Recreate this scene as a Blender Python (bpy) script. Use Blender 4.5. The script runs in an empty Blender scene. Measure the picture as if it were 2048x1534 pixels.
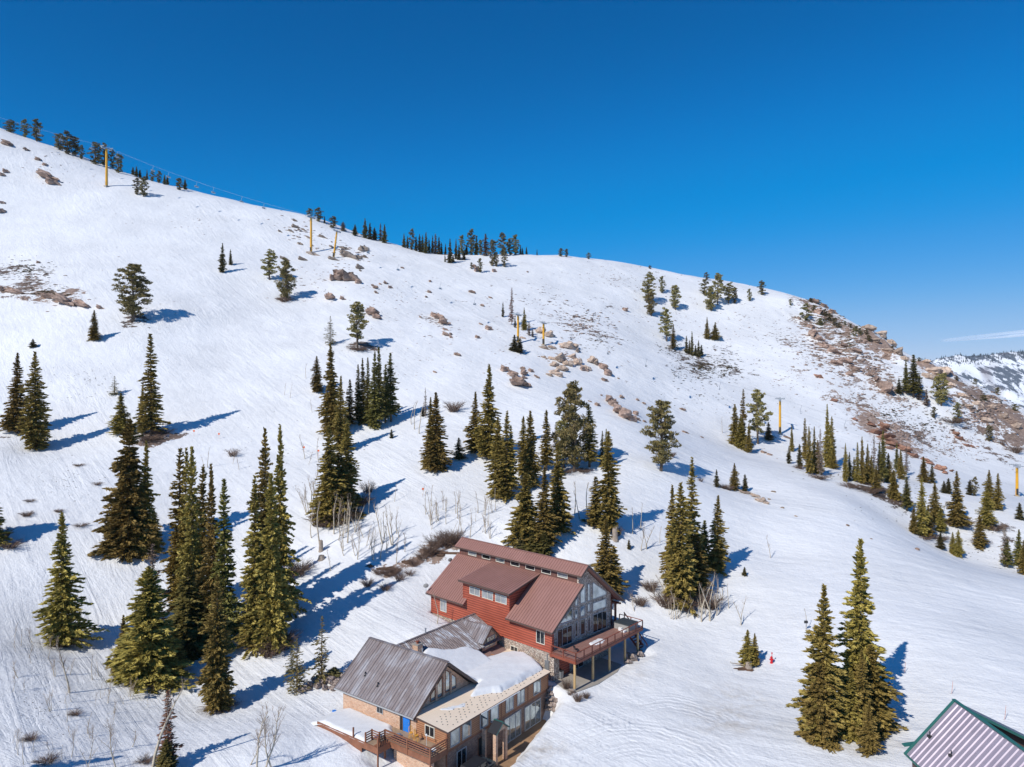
import bpy, math, random
import numpy as np
from mathutils import Vector, Matrix
random.seed(7); RNG=np.random.default_rng(7)
C=bpy.context.scene.collection
F=1420.0
R=math.radians
# ------------------------------------------------------------------ node helper
def mat(name):
    m=bpy.data.materials.new(name); m.use_nodes=True
    nt=m.node_tree; b=nt.nodes['Principled BSDF']
    return m,nt,b
def N(nt,t,**k):
    n=nt.nodes.new('ShaderNode'+t)
    for a,v in k.items():
        if a.startswith('i_'):
            key=a[2:]
            key=int(key) if key.isdigit() else key.replace('_',' ')
            n.inputs[key].default_value=v
        else: setattr(n,a,v)
    return n
def L(nt,a,b): nt.links.new(a,b)
def mix(nt,fac,a,b,blend='MIX'):
    n=nt.nodes.new('ShaderNodeMix'); n.data_type='RGBA'; n.blend_type=blend
    for s,v in ((n.inputs[0],fac),(n.inputs[6],a),(n.inputs[7],b)):
        if hasattr(v,'links') or hasattr(v,'is_linked'): nt.links.new(v,s)
        else: s.default_value=v if not isinstance(v,tuple) else (v+(1,) if len(v)==3 else v)
    return n.outputs[2]
def ramp(nt,src,stops):
    n=nt.nodes.new('ShaderNodeValToRGB'); e=n.color_ramp.elements
    while len(e)<len(stops): e.new(0.5)
    for i,(p,c) in enumerate(stops):
        e[i].position=p; e[i].color=(c,c,c,1) if not isinstance(c,tuple) else c+(1,)
    nt.links.new(src,n.inputs[0]); return n.outputs[0]
def mth(nt,op,a,b=None,c=None,clamp=False):
    n=nt.nodes.new('ShaderNodeMath'); n.operation=op; n.use_clamp=clamp
    for i,v in enumerate((a,b,c)):
        if v is None: continue
        if hasattr(v,'is_linked'): nt.links.new(v,n.inputs[i])
        else: n.inputs[i].default_value=v
    return n.outputs[0]
def coord(nt,scale=(1,1,1),rot=(0,0,0),kind='Object'):
    t=N(nt,'TexCoord'); src=t.outputs[kind]
    if any(rot):
        r=N(nt,'Mapping'); r.inputs['Rotation'].default_value=rot; L(nt,src,r.inputs[0]); src=r.outputs[0]
    m=N(nt,'Mapping'); m.inputs['Scale'].default_value=scale
    L(nt,src,m.inputs[0]); return m.outputs[0]
def noise(nt,vec,scale,detail=4,rough=.55,dist=0):
    n=N(nt,'TexNoise'); n.inputs['Scale'].default_value=scale; n.inputs['Detail'].default_value=detail
    n.inputs['Roughness'].default_value=rough; n.inputs['Distortion'].default_value=dist
    L(nt,vec,n.inputs['Vector']); return n.outputs[0]
def bump(nt,b,h,strength=.5,dist=.05,prev=None):
    n=N(nt,'Bump'); n.inputs['Strength'].default_value=strength; n.inputs['Distance'].default_value=dist
    L(nt,h,n.inputs['Height'])
    if prev is not None: L(nt,prev,n.inputs['Normal'])
    if b is not None: L(nt,n.outputs[0],b.inputs['Normal'])
    return n.outputs[0]
def simple(name,col,rough=.7,var=.15,scale=2,metal=0,bmp=0):
    m,nt,b=mat(name); v=coord(nt)
    n=noise(nt,v,scale)
    d=tuple(c*(1-var) for c in col); l=tuple(min(1,c*(1+var)) for c in col)
    L(nt,ramp(nt,n,[(.3,d),(.7,l)]),b.inputs['Base Color'])
    b.inputs['Roughness'].default_value=rough; b.inputs['Metallic'].default_value=metal
    if bmp: bump(nt,b,noise(nt,v,scale*8),bmp,.03)
    return m
M={}
YARDS=[(13.0,71.5,4.0,13.0,1.0),(18.5,80.0,4.5,10.5,1.0)]
def mk_materials():
    # snow on terrain, with bare ground where the attribute says so
    def snow_nodes(m,nt,b,terrain):
        v=coord(nt)
        n1=noise(nt,v,.05,3); 
        big=noise(nt,v,.012,3)
        # ski tracks: long streaks in two headings, mixed by a large mask
        mA=coord(nt,(.07,1.3,.3),(0,0,R(27))); mB=coord(nt,(.06,.8,.3),(0,0,R(47)))
        tA=noise(nt,mA,1.0,5,.6,.35); tB=noise(nt,mB,1.0,5,.62,.9)
        msk=ramp(nt,big,[(.42,0.0),(.6,1.0)])
        xs=N(nt,'SeparateXYZ'); L(nt,v,xs.inputs[0])
        side=mth(nt,'MULTIPLY_ADD',xs.outputs[0],.02,.1,True)
        tr=mix(nt,side,tB,tA)
        fine=noise(nt,v,2.6,5,.65); mid=noise(nt,v,.5,4,.6)
        # single carved turns: thin bands where a warped noise crosses its middle
        wv=noise(nt,coord(nt,(.045,.11,.05),(0,0,R(47))),1.0,2,.5,1.6)
        band=mth(nt,'ABSOLUTE',mth(nt,'SUBTRACT',mth(nt,'FRACT',mth(nt,'MULTIPLY',wv,22.0)),.5))
        band=ramp(nt,band,[(.0,0.0),(.16,1.0)])
        tmask=ramp(nt,noise(nt,v,.035,3,.6,.6),[(.36,.25),(.62,1.0)])
        h=mth(nt,'MULTIPLY',mth(nt,'MULTIPLY',tr,tmask),.5)
        wA=noise(nt,coord(nt,(.022,.36,.1),(0,0,R(26))),1.0,4,.6,.5); wB=noise(nt,coord(nt,(.02,.27,.1),(0,0,R(48))),1.0,4,.62,1.1)
        if terrain: h=mth(nt,'ADD',h,mth(nt,'MULTIPLY',mix(nt,side,wB,wA),mth(nt,'MULTIPLY',tmask,1.05)))
        h=mth(nt,'ADD',h,mth(nt,'MULTIPLY',fine,.22))
        h=mth(nt,'ADD',h,mth(nt,'MULTIPLY',mid,.6))
        h=mth(nt,'ADD',h,mth(nt,'MULTIPLY',band,mth(nt,'MULTIPLY',msk,.09)))
        # wheel ruts curving round the yard
        if terrain:
            for (cx,cy,r0,r1,sc_) in YARDS:
                dx=mth(nt,'SUBTRACT',xs.outputs[0],cx); dy=mth(nt,'SUBTRACT',xs.outputs[1],cy)
                rr_=mth(nt,'SQRT',mth(nt,'ADD',mth(nt,'MULTIPLY',dx,dx),mth(nt,'MULTIPLY',mth(nt,'MULTIPLY',dy,dy),sc_)))
                rr_=mth(nt,'ADD',rr_,mth(nt,'MULTIPLY',mid,1.6))
                win=mth(nt,'MULTIPLY',ramp(nt,mth(nt,'MULTIPLY',rr_,1/20.0),[(r0/20,0.0),((r0+1.2)/20,1.0)]),ramp(nt,mth(nt,'MULTIPLY',rr_,1/20.0),[((r1-1.5)/20,1.0),(r1/20,0.0)]))
                win=mth(nt,'MULTIPLY',win,mth(nt,'MULTIPLY_ADD',dy,.5,.2,True))
                wv_=mth(nt,'MULTIPLY',mth(nt,'ADD',mth(nt,'SINE',mth(nt,'MULTIPLY',rr_,8.3)),mth(nt,'SINE',mth(nt,'MULTIPLY',rr_,3.1))),ramp(nt,noise(nt,v,.22,3,.6),[(.38,0.15),(.58,1.0)]))
                h=mth(nt,'ADD',h,mth(nt,'MULTIPLY',mth(nt,'MULTIPLY',wv_,win),.06))
        base=mix(nt,mth(nt,'ADD',mth(nt,'MULTIPLY',ramp(nt,n1,[(.35,0.0),(.65,1.0)]),.6),mth(nt,'MULTIPLY',ramp(nt,mth(nt,'ADD',mth(nt,'MULTIPLY',tr,.5),mth(nt,'MULTIPLY',fine,.5)),[(.42,0.0),(.58,1.0)]),.4)),(.71,.714,.722),(.85,.852,.858))
        b.inputs['Roughness'].default_value=.62
        b.inputs['Specular IOR Level'].default_value=.25
        bn=bump(nt,b,h,.85,.42 if terrain else .12)
        return v,base
    m,nt,b=mat('snow_slope'); v,base=snow_nodes(m,nt,b,True)
    at=N(nt,'Attribute'); at.attribute_name='bare'
    at2=N(nt,'Attribute'); at2.attribute_name='tint'
    n=noise(nt,coord(nt,(1,1,2.2)),.22,7,.68,.4)
    n=mth(nt,'ADD',mth(nt,'MULTIPLY',n,.75),mth(nt,'MULTIPLY',noise(nt,coord(nt,(1,1,1)),1.5,4,.6),.25))
    th=mth(nt,'SUBTRACT',1.0,at.outputs['Fac'])
    d=mth(nt,'MULTIPLY',mth(nt,'SUBTRACT',n,mth(nt,'MULTIPLY_ADD',th,.42,.30)),26.0,clamp=True)
    sc=noise(nt,v,.9,6,.7)
    soil=ramp(nt,sc,[(.3,(.17,.12,.095)),(.5,(.36,.255,.20)),(.62,(.48,.35,.27)),(.75,(.33,.26,.21))])
    brush=ramp(nt,sc,[(.35,(.045,.035,.028)),(.65,(.13,.095,.075))])
    gr=mix(nt,at2.outputs['Fac'],brush,soil)
    dirty=N(nt,'Attribute'); dirty.attribute_name='dirty'
    dn=ramp(nt,noise(nt,v,.55,5,.65),[(.38,0.0),(.68,1.0)])
    base=mix(nt,mth(nt,'MULTIPLY',dn,dirty.outputs['Fac']),base,(.50,.44,.37))
    L(nt,mix(nt,d,base,gr),b.inputs['Base Color'])
    M['terrain']=m
    m,nt,b=mat('snow_cover'); v,base=snow_nodes(m,nt,b,False); L(nt,base,b.inputs['Base Color']); M['snow']=m
    # standing seam roof
    m,nt,b=mat('red_brown_roof_metal'); v=coord(nt)
    L(nt,ramp(nt,noise(nt,v,.6,5),[(.3,(.33,.17,.138)),(.7,(.38,.20,.165))]),b.inputs['Base Color'])
    b.inputs['Roughness'].default_value=.5; b.inputs['Metallic'].default_value=.15; M['redroof']=m
    M['fascia']=simple('brown_fascia',(.10,.062,.05),.55,.1)
    M['fascia2']=simple('brown_lower_roof_metal',(.22,.13,.11),.5,.1)
    # corrugated weathered roof
    def corr(name,axis,c1,c2,c3,stain=.52,period=.15):
        m,nt,b=mat(name); v=coord(nt); s=N(nt,'SeparateXYZ'); L(nt,v,s.inputs[0])
        wv=mth(nt,'SINE',mth(nt,'MULTIPLY',s.outputs[axis],2*math.pi/period))
        st=(1.0,.3,.3) if axis==0 else (.3,1.0,.3)
        st=tuple(st)
        nn=noise(nt,coord(nt,(st[0]*1.1,st[1]*1.1,.3)),1.0,5,.7)
        n2=noise(nt,v,.35,3,.6)
        f=mth(nt,'ADD',mth(nt,'MULTIPLY',nn,.6),mth(nt,'MULTIPLY',n2,.4))
        col=ramp(nt,f,[(stain-.12,c1),(stain,c2),(stain+.1,c3)])
        # rows of screw heads / lap seams
        ot=s.outputs[1-axis]
        sm=mth(nt,'ABSOLUTE',mth(nt,'SUBTRACT',mth(nt,'FRACT',mth(nt,'MULTIPLY',ot,.9)),.5))
        lap=ramp(nt,mth(nt,'ABSOLUTE',mth(nt,'SUBTRACT',mth(nt,'FRACT',mth(nt,'MULTIPLY',s.outputs[axis],1.1)),.5)),[(.0,1.0),(.04,0.0)])
        col=mix(nt,mth(nt,'MULTIPLY',lap,.45),col,tuple(c*.5 for c in c1))
        L(nt,col,b.inputs['Base Color'])
        b.inputs['Roughness'].default_value=.5; b.inputs['Metallic'].default_value=.15
        bump(nt,b,wv,1.0,.022)
        return m
    M['corrY']=corr('weathered_corrugated_metal',1,(.235,.185,.175),(.30,.255,.25),(.42,.40,.415),.50)
    M['corrX']=corr('weathered_corrugated_metal_patchy',0,(.20,.155,.145),(.25,.205,.20),(.58,.62,.68),.51)
    # log siding
    def siding(name,c1,c2,period,gap=.12):
        m,nt,b=mat(name); v=coord(nt); s=N(nt,'SeparateXYZ'); L(nt,v,s.inputs[0])
        f=mth(nt,'FRACT',mth(nt,'MULTIPLY',s.outputs[2],1/period))
        prof=mth(nt,'SINE',mth(nt,'MULTIPLY',f,math.pi))
        n=noise(nt,coord(nt,(.5,.5,9)),1.0,6,.65); n2=noise(nt,v,.35,3)
        col=mix(nt,ramp(nt,n,[(.3,0.0),(.7,1.0)]),c1,c2)
        col=mix(nt,mth(nt,'MULTIPLY',ramp(nt,n2,[(.4,0.0),(.7,1.0)]),.3),col,tuple(c*1.35 for c in c2))
        gp=ramp(nt,prof,[(0.0,1.0),(gap*2,0.0)])
        col=mix(nt,mth(nt,'MULTIPLY',gp,.85),col,tuple(c*.25 for c in c1))
        L(nt,col,b.inputs['Base Color']); b.inputs['Roughness'].default_value=.6
        bump(nt,b,prof,.5,.05); return m
    M['redlog']=siding('red_log_siding',(.31,.064,.035),(.47,.112,.064),.33,.35)
    M['brownlog']=siding('brown_log_siding',(.34,.15,.075),(.50,.245,.125),.22,.35)
    M['bb']=simple('board_and_batten',(.16,.075,.058),.6,.1)
    # cobble stone
    def stone(name,sc,c,mortar,z=1.0,bd=.06):
        m,nt,b=mat(name); v=coord(nt,(1,1,z))
        nv=N(nt,'TexVoronoi'); nv.inputs['Scale'].default_value=sc; L(nt,v,nv.inputs['Vector'])
        ne=N(nt,'TexVoronoi',feature='DISTANCE_TO_EDGE'); ne.inputs['Scale'].default_value=sc; L(nt,v,ne.inputs['Vector'])
        sx=N(nt,'SeparateColor'); L(nt,nv.outputs['Color'],sx.inputs[0])
        col=ramp(nt,sx.outputs[0],[(0.0,c[0]),(.35,c[1]),(.7,c[2]),(1.0,c[3])])
        col=mix(nt,mth(nt,'MULTIPLY',noise(nt,v,9,4),.35),col,tuple(x*.5 for x in c[1]))
        e=ramp(nt,ne.outputs['Distance'],[(.0,0.0),(.14,1.0)])
        L(nt,mix(nt,e,mortar,col),b.inputs['Base Color']); b.inputs['Roughness'].default_value=.85
        bump(nt,b,ramp(nt,ne.outputs['Distance'],[(.0,0.0),(.35,1.0)]),1.0,bd); return m
    M['cobble']=stone('river_cobble',4.2,[(.34,.25,.20),(.68,.54,.44),(.84,.74,.62),(.52,.36,.29)],(.13,.105,.085))
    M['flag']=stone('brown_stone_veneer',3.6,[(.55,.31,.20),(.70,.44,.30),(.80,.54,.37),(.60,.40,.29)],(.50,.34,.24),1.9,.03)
    M['flagdark']=stone('shaded_stone_veneer',3.6,[(.20,.12,.09),(.30,.19,.14),(.38,.26,.19),(.25,.16,.13)],(.16,.11,.09),1.9,.03)  # darker copy of the brown veneer: the front wall's shade is in the colours
    M['rockpile']=simple('boulder_stone',(.34,.27,.23),.9,.4,1.3,0,.6)
    # tan membrane roof
    m,nt,b=mat('tan_ribbed_roof'); v=coord(nt); s=N(nt,'SeparateXYZ'); L(nt,v,s.inputs[0])
    rb=mth(nt,'SINE',mth(nt,'MULTIPLY',s.outputs[0],2*math.pi/.3))
    L(nt,ramp(nt,noise(nt,v,.5,4),[(.3,(.84,.68,.52)),(.7,(.90,.75,.59))]),b.inputs['Base Color']); b.inputs['Roughness'].default_value=.6
    bump(nt,b,rb,.5,.012); M['tan']=m
    # glass
    def glass(name,c,metal,rough=.04):
        m,nt,b=mat(name); v=coord(nt)
        L(nt,ramp(nt,noise(nt,v,.8,3),[(.35,tuple(x*.6 for x in c)),(.65,c)]),b.inputs['Base Color'])
        b.inputs['Metallic'].default_value=metal; b.inputs['Roughness'].default_value=rough
        b.inputs['Specular IOR Level'].default_value=.8
        bump(nt,b,noise(nt,v,1.3,2),.12,.02)
        return m
    M['glass']=glass('dark_window_glass',(.018,.022,.027),0.0)
    M['glassr']=glass('reflecting_window_glass',(.50,.58,.62),.75,.05)
    M['curt']=glass('curtained_window_glass',(.42,.44,.46),.25,.08)
    M['frame']=simple('cream_window_frame',(.70,.66,.56),.5,.05)
    M['grayframe']=simple('grey_window_frame',(.42,.42,.42),.4,.05)
    M['white']=simple('white_paint',(.78,.78,.78),.5,.05)
    M['blue']=simple('blue_paint',(.02,.22,.72),.45,.08)
    M['deckwood']=simple('red_deck_wood',(.25,.065,.035),.6,.2,1.5)
    m,nt,b=mat('deck_boards'); v=coord(nt); s=N(nt,'SeparateXYZ'); L(nt,v,s.inputs[0])
    f=mth(nt,'FRACT',mth(nt,'MULTIPLY',s.outputs[1],1/.14)); g=ramp(nt,f,[(0.0,1.0),(.1,0.0)])
    col=ramp(nt,noise(nt,coord(nt,(.6,5,1)),1.0,4),[(.3,(.24,.12,.095)),(.7,(.34,.19,.155))])
    L(nt,mix(nt,mth(nt,'MULTIPLY',g,.6),col,(.06,.03,.02)),b.inputs['Base Color']); b.inputs['Roughness'].default_value=.65
    M['boards']=m
    M['brownwood']=simple('brown_deck_wood',(.25,.10,.052),.65,.22,1.5,0,.2)
    M['brownwood2']=simple('weathered_deck_floor',(.34,.24,.16),.75,.2,1.5)
    M['log']=simple('peeled_log_post',(.55,.36,.16),.6,.15,1.2)
    M['concrete']=simple('concrete',(.36,.325,.28),.85,.12,.7)
    M['wetconcrete']=simple('brown_walkway_concrete',(.33,.20,.11),.8,.18,.7)
    M['metal']=simple('galvanised_metal',(.45,.47,.49),.4,.08,2,.6)
    M['darkmetal']=simple('dark_metal',(.03,.03,.033),.5,.2)
    M['yellow']=simple('yellow_tower_paint',(.72,.36,.02),.5,.1)
    M['stool']=simple('yellow_varnished_wood',(.75,.38,.06),.5,.1)
    M['red']=simple('red_paint',(.6,.012,.02),.4,.08)
    M['orange']=simple('orange_marker',(.75,.15,.04),.5,.08)
    M['bamboo']=simple('pink_bamboo',(.55,.25,.18),.6,.1)
    M['cover']=simple('dark_vinyl_cover',(.035,.045,.05),.6,.15)
    M['tubgrey']=simple('grey_tub_panel',(.34,.33,.31),.6,.08)
    M['soffit']=simple('red_soffit',(.14,.035,.02),.6,.1)
    M['jeepgreen']=simple('dark_vehicle_paint',(.035,.05,.06),.25,.1)
    M['jeeptop']=simple('black_soft_top',(.012,.013,.018),.7,.2)
    M['tyre']=simple('tyre_rubber',(.02,.02,.02),.9,.1)
    M['teal']=simple('teal_trim',(.03,.14,.12),.5,.1)
    m,nt,b=mat('white_grey_corrugated'); v=coord(nt); s=N(nt,'SeparateXYZ'); L(nt,v,s.inputs[0])
    L(nt,ramp(nt,noise(nt,v,.5,4),[(.3,(.42,.355,.40)),(.7,(.53,.45,.50))]),b.inputs['Base Color']); b.inputs['Roughness'].default_value=.35; b.inputs['Metallic'].default_value=.4
    M['gcorr']=m
    M['gdark']=simple('grey_blue_roof_panel',(.12,.14,.19),.5,.1,1,.3)
    M['dirt']=simple('brown_earth',(.12,.07,.045),.95,.5,1.1,0,.9)
    # rocks
    def rock(name,a,bb,c):
        m,nt,b=mat(name); v=coord(nt); oi=N(nt,'ObjectInfo')
        n=noise(nt,v,1.7,8,.7); n2=noise(nt,v,7,4)
        col=ramp(nt,n,[(.28,a),(.5,bb),(.72,c)])
        hv=N(nt,'HueSaturation'); L(nt,col,hv.inputs['Color']); L(nt,mth(nt,'MULTIPLY_ADD',oi.outputs['Random'],.5,.75),hv.inputs['Value'])
        L(nt,hv.outputs[0],b.inputs['Base Color']); b.inputs['Roughness'].default_value=.9
        bump(nt,b,mth(nt,'ADD',n,mth(nt,'MULTIPLY',n2,.4)),1.0,.25); return m
    M['rock']=rock('brown_rock',(.15,.105,.085),(.38,.265,.21),(.50,.38,.31))
    M['rockgrey']=rock('grey_brown_rock',(.13,.10,.085),(.30,.24,.20),(.42,.36,.30))
    M['rocktan']=rock('tan_rock',(.26,.19,.145),(.50,.38,.295),(.62,.50,.40))
    M['rockred']=rock('reddish_rock',(.16,.075,.05),(.36,.19,.13),(.42,.27,.19))
    # foliage
    def leafm(name,c1,c2,c3):
        m,nt,b=mat(name); oi=N(nt,'ObjectInfo'); v=coord(nt)
        n=noise(nt,v,.9,3,.6); n2=noise(nt,v,5,2,.6)
        f=mth(nt,'ADD',mth(nt,'MULTIPLY',n,.6),mth(nt,'MULTIPLY',n2,.4))
        col=ramp(nt,f,[(.36,c1),(.52,c2),(.66,c3)])
        hv=N(nt,'HueSaturation'); L(nt,col,hv.inputs['Color'])
        L(nt,mth(nt,'MULTIPLY_ADD',oi.outputs['Random'],.5,.78),hv.inputs['Value'])
        L(nt,mth(nt,'MULTIPLY_ADD',oi.outputs['Random'],.03,.485),hv.inputs['Hue'])
        L(nt,hv.outputs[0],b.inputs['Base Color']); b.inputs['Roughness'].default_value=.75
        b.inputs['Specular IOR Level'].default_value=.15
        return m
    M['spruce']=leafm('spruce_needles',(.10,.082,.024),(.31,.23,.062),(.55,.41,.13))
    M['dark']=leafm('dark_fir_needles',(.065,.07,.024),(.20,.17,.05),(.38,.31,.10))
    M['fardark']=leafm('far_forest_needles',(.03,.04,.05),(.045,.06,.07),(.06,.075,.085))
    M['pine']=leafm('limber_pine_needles',(.10,.095,.035),(.26,.215,.08),(.44,.35,.16))
    M['farleaf']=leafm('distant_conifer_needles',(.07,.07,.03),(.17,.145,.062),(.29,.235,.11))
    M['deadleaf']=leafm('dead_grey_brown_needles',(.13,.085,.06),(.24,.17,.13),(.34,.26,.21))
    M['redleaf']=leafm('dead_reddish_needles',(.12,.045,.03),(.22,.10,.07),(.30,.17,.12))
    M['bark']=simple('conifer_bark',(.13,.095,.07),.9,.4,2)
    M['greybark']=simple('weathered_grey_wood',(.34,.28,.23),.9,.3,2)
    M['aspen']=simple('pale_aspen_bark',(.50,.43,.33),.8,.28,3)
    M['twig']=simple('aspen_twigs',(.36,.27,.20),.85,.25,2)
    M['brush']=simple('brown_brush_twigs',(.17,.11,.08),.9,.4,2)
    M['juniper']=leafm('dark_low_scrub',(.05,.042,.024),(.10,.08,.045),(.15,.12,.075))
mk_materials()
# ------------------------------------------------------------------ object helpers
def obj(name,me,m=None,parent=None,loc=None):
    if m is not None and not me.materials: me.materials.append(m)
    o=bpy.data.objects.new(name,me); C.objects.link(o)
    if parent: o.parent=parent
    if loc is not None: o.location=loc
    return o
def tag(o,label,cat,group=None,kind=None):
    if label: o['label']=label
    if cat: o['category']=cat
    if group: o['group']=group
    if kind: o['kind']=kind
    return o
def thing(name,label,cat,loc=(0,0,0),rz=0,group=None):
    o=bpy.data.objects.new(name,None); C.objects.link(o); o.empty_display_size=.3
    o.location=loc; o.rotation_euler=(0,0,rz); return tag(o,label,cat,group)
class MB:
    def __init__(s): s.v=[]; s.f=[]
    def add(s,vs,fs):
        k=len(s.v); s.v+= [tuple(v) for v in vs]; s.f+=[tuple(i+k for i in f) for f in fs]; return s
    def box(s,a,b):
        x0,y0,z0=a; x1,y1,z1=b
        return s.add([(x0,y0,z0),(x1,y0,z0),(x1,y1,z0),(x0,y1,z0),(x0,y0,z1),(x1,y0,z1),(x1,y1,z1),(x0,y1,z1)],
          [(0,3,2,1),(4,5,6,7),(0,1,5,4),(1,2,6,5),(2,3,7,6),(3,0,4,7)])
    def bar(s,p,q,w,h=None,up=(0,0,1)):
        h=h or w; p=Vector(p); q=Vector(q); d=(q-p).normalized(); up=Vector(up)
        if abs(d.dot(up))>.99: up=Vector((1,0,0))
        sx=d.cross(up).normalized()*w/2; sz=sx.cross(d).normalized()*h/2
        vs=[c+a*sx+b*sz for c in (p,q) for a,b in ((-1,-1),(1,-1),(1,1),(-1,1))]
        return s.add(vs,[(0,1,2,3),(7,6,5,4),(0,4,5,1),(1,5,6,2),(2,6,7,3),(3,7,4,0)])
    def tube(s,pts,rs,n=6,cap=True):
        k=len(s.v); pts=[Vector(p) for p in pts]
        for i,p in enumerate(pts):
            d=(pts[min(i+1,len(pts)-1)]-pts[max(i-1,0)]).normalized()
            a=d.cross(Vector((.13,.97,.2))).normalized(); b=d.cross(a)
            r=rs[i] if hasattr(rs,'__len__') else rs
            for j in range(n):
                t=2*math.pi*j/n; s.v.append(tuple(p+a*math.cos(t)*r+b*math.sin(t)*r))
        for i in range(len(pts)-1):
            for j in range(n):
                s.f.append((k+i*n+j,k+i*n+(j+1)%n,k+(i+1)*n+(j+1)%n,k+(i+1)*n+j))
        if cap: s.f.append(tuple(k+(len(pts)-1)*n+j for j in range(n))); s.f.append(tuple(k+n-1-j for j in range(n)))
        return s
    def prism(s,poly,ax,a,b):
        """poly: list of 2D points in the plane perpendicular to axis ax, extruded a..b"""
        def P(p,t): return {0:(t,p[0],p[1]),1:(p[0],t,p[1]),2:(p[0],p[1],t)}[ax]
        n=len(poly); vs=[P(p,a) for p in poly]+[P(p,b) for p in poly]
        return s.add(vs,[tuple(range(n))[::-1],tuple(range(n,2*n))]+[(i,(i+1)%n,n+(i+1)%n,n+i) for i in range(n)])
    def slab(s,quad,th):
        """quad of 3D points, thickened downwards (along -normal)"""
        q=[Vector(p) for p in quad]; n=(q[1]-q[0]).cross(q[-1]-q[0]).normalized()
        if n.z<0: n=-n
        k=len(q); return s.add(q+[p-n*th for p in q],[tuple(range(k)),tuple(range(k,2*k))[::-1]]+[(i,k+i,k+(i+1)%k,(i+1)%k) for i in range(k)])
    def mesh(s,name):
        me=bpy.data.meshes.new(name); me.from_pydata(s.v,[],s.f); me.validate()
        import bmesh
        bm=bmesh.new(); bm.from_mesh(me); bmesh.ops.recalc_face_normals(bm,faces=bm.faces); bm.to_mesh(me); bm.free()
        return me
    def build(s,name,m,parent=None,smooth=False):
        me=s.mesh(name)
        if smooth: me.polygons.foreach_set('use_smooth',[True]*len(me.polygons))
        return obj(name,me,M[m] if isinstance(m,str) else m,parent)
def npmesh(name,V,Fq,m=None,smooth=False):
    """V (n,3), Fq (k,4) or (k,3) arrays"""
    me=bpy.data.meshes.new(name); V=np.asarray(V,np.float32); Fq=np.asarray(Fq,np.int32); k,s=Fq.shape
    me.vertices.add(len(V)); me.vertices.foreach_set('co',V.ravel())
    me.loops.add(k*s); me.loops.foreach_set('vertex_index',Fq.ravel())
    me.polygons.add(k); me.polygons.foreach_set('loop_start',np.arange(0,k*s,s,dtype=np.int32)); me.polygons.foreach_set('loop_total',np.full(k,s,np.int32))
    if smooth: me.polygons.foreach_set('use_smooth',np.ones(k,bool))
    me.update(calc_edges=True); me.validate()
    if m is not None: me.materials.append(m)
    return me
def vnoise(x,y,seed=0):
    xi=np.floor(x).astype(np.int64); yi=np.floor(y).astype(np.int64); xf=x-xi; yf=y-yi
    def h(a,b):
        n=(a*374761393+b*668265263+seed*974634777)&0xffffffff
        n=((n^(n>>13))*1274126177)&0xffffffff; return ((n^(n>>16))&0xffff)/65535.0
    u=xf*xf*(3-2*xf); v=yf*yf*(3-2*yf)
    return (h(xi,yi)*(1-u)+h(xi+1,yi)*u)*(1-v)+(h(xi,yi+1)*(1-u)+h(xi+1,yi+1)*u)*v
def fbm(x,y,sc,oct=4,seed=0,g=.5):
    t=0;a=1;s=0
    for i in range(oct):
        t=t+a*(vnoise(x*sc*2**i+17.3*i,y*sc*2**i-9.1*i,seed+i)-.5); s+=a; a*=g
    return t/s*2
# ------------------------------------------------------------------ camera
cam=bpy.data.cameras.new('camera'); camo=bpy.data.objects.new('camera',cam); C.objects.link(camo)
cam.sensor_width=36; cam.lens=36*F/2048; camo.rotation_euler=(R(90),0,0); cam.clip_end=30000; cam.clip_start=.5
bpy.context.scene.camera=camo
# ------------------------------------------------------------------ terrain heights (metres, camera at the origin)
def W(u,v,Y): return ((u-1024)/F*Y,Y,(767-v)/F*Y)
LA=R(53.5); LO=np.array([(894-1024)/F*74.2,74.2,-36.4])
RA=R(46.2); RO=np.array([(1103-1024)/F*91.5,91.5,-34.5])
def loc2w(O,a,x,y,z): return (O[0]+x*math.cos(a)-y*math.sin(a),O[1]+x*math.sin(a)+y*math.cos(a),O[2]+z)
SKY=[(-300,150,430),(0,256,410),(75,282,402),(150,308,395),(230,340,390),(300,362,385),(375,380,382),(450,398,380),(520,413,378),(600,428,375),(640,441,373),(700,463,372),(760,482,372),(800,492,372),(840,502,375),(880,507,377),(960,509,382),(1050,508,386),(1150,515,390),(1230,525,392),(1300,537,395),(1350,547,396),(1400,556,395),(1450,565,392),(1500,574,390),(1580,589,380),(1620,602,370),(1660,624,362),(1700,645,355),(1760,672,345),(1800,706,340),(1830,720,334),(1860,723,330),(1890,738,326),(1920,756,322),(1980,786,318),(2048,817,315),(2300,960,300)]
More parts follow.
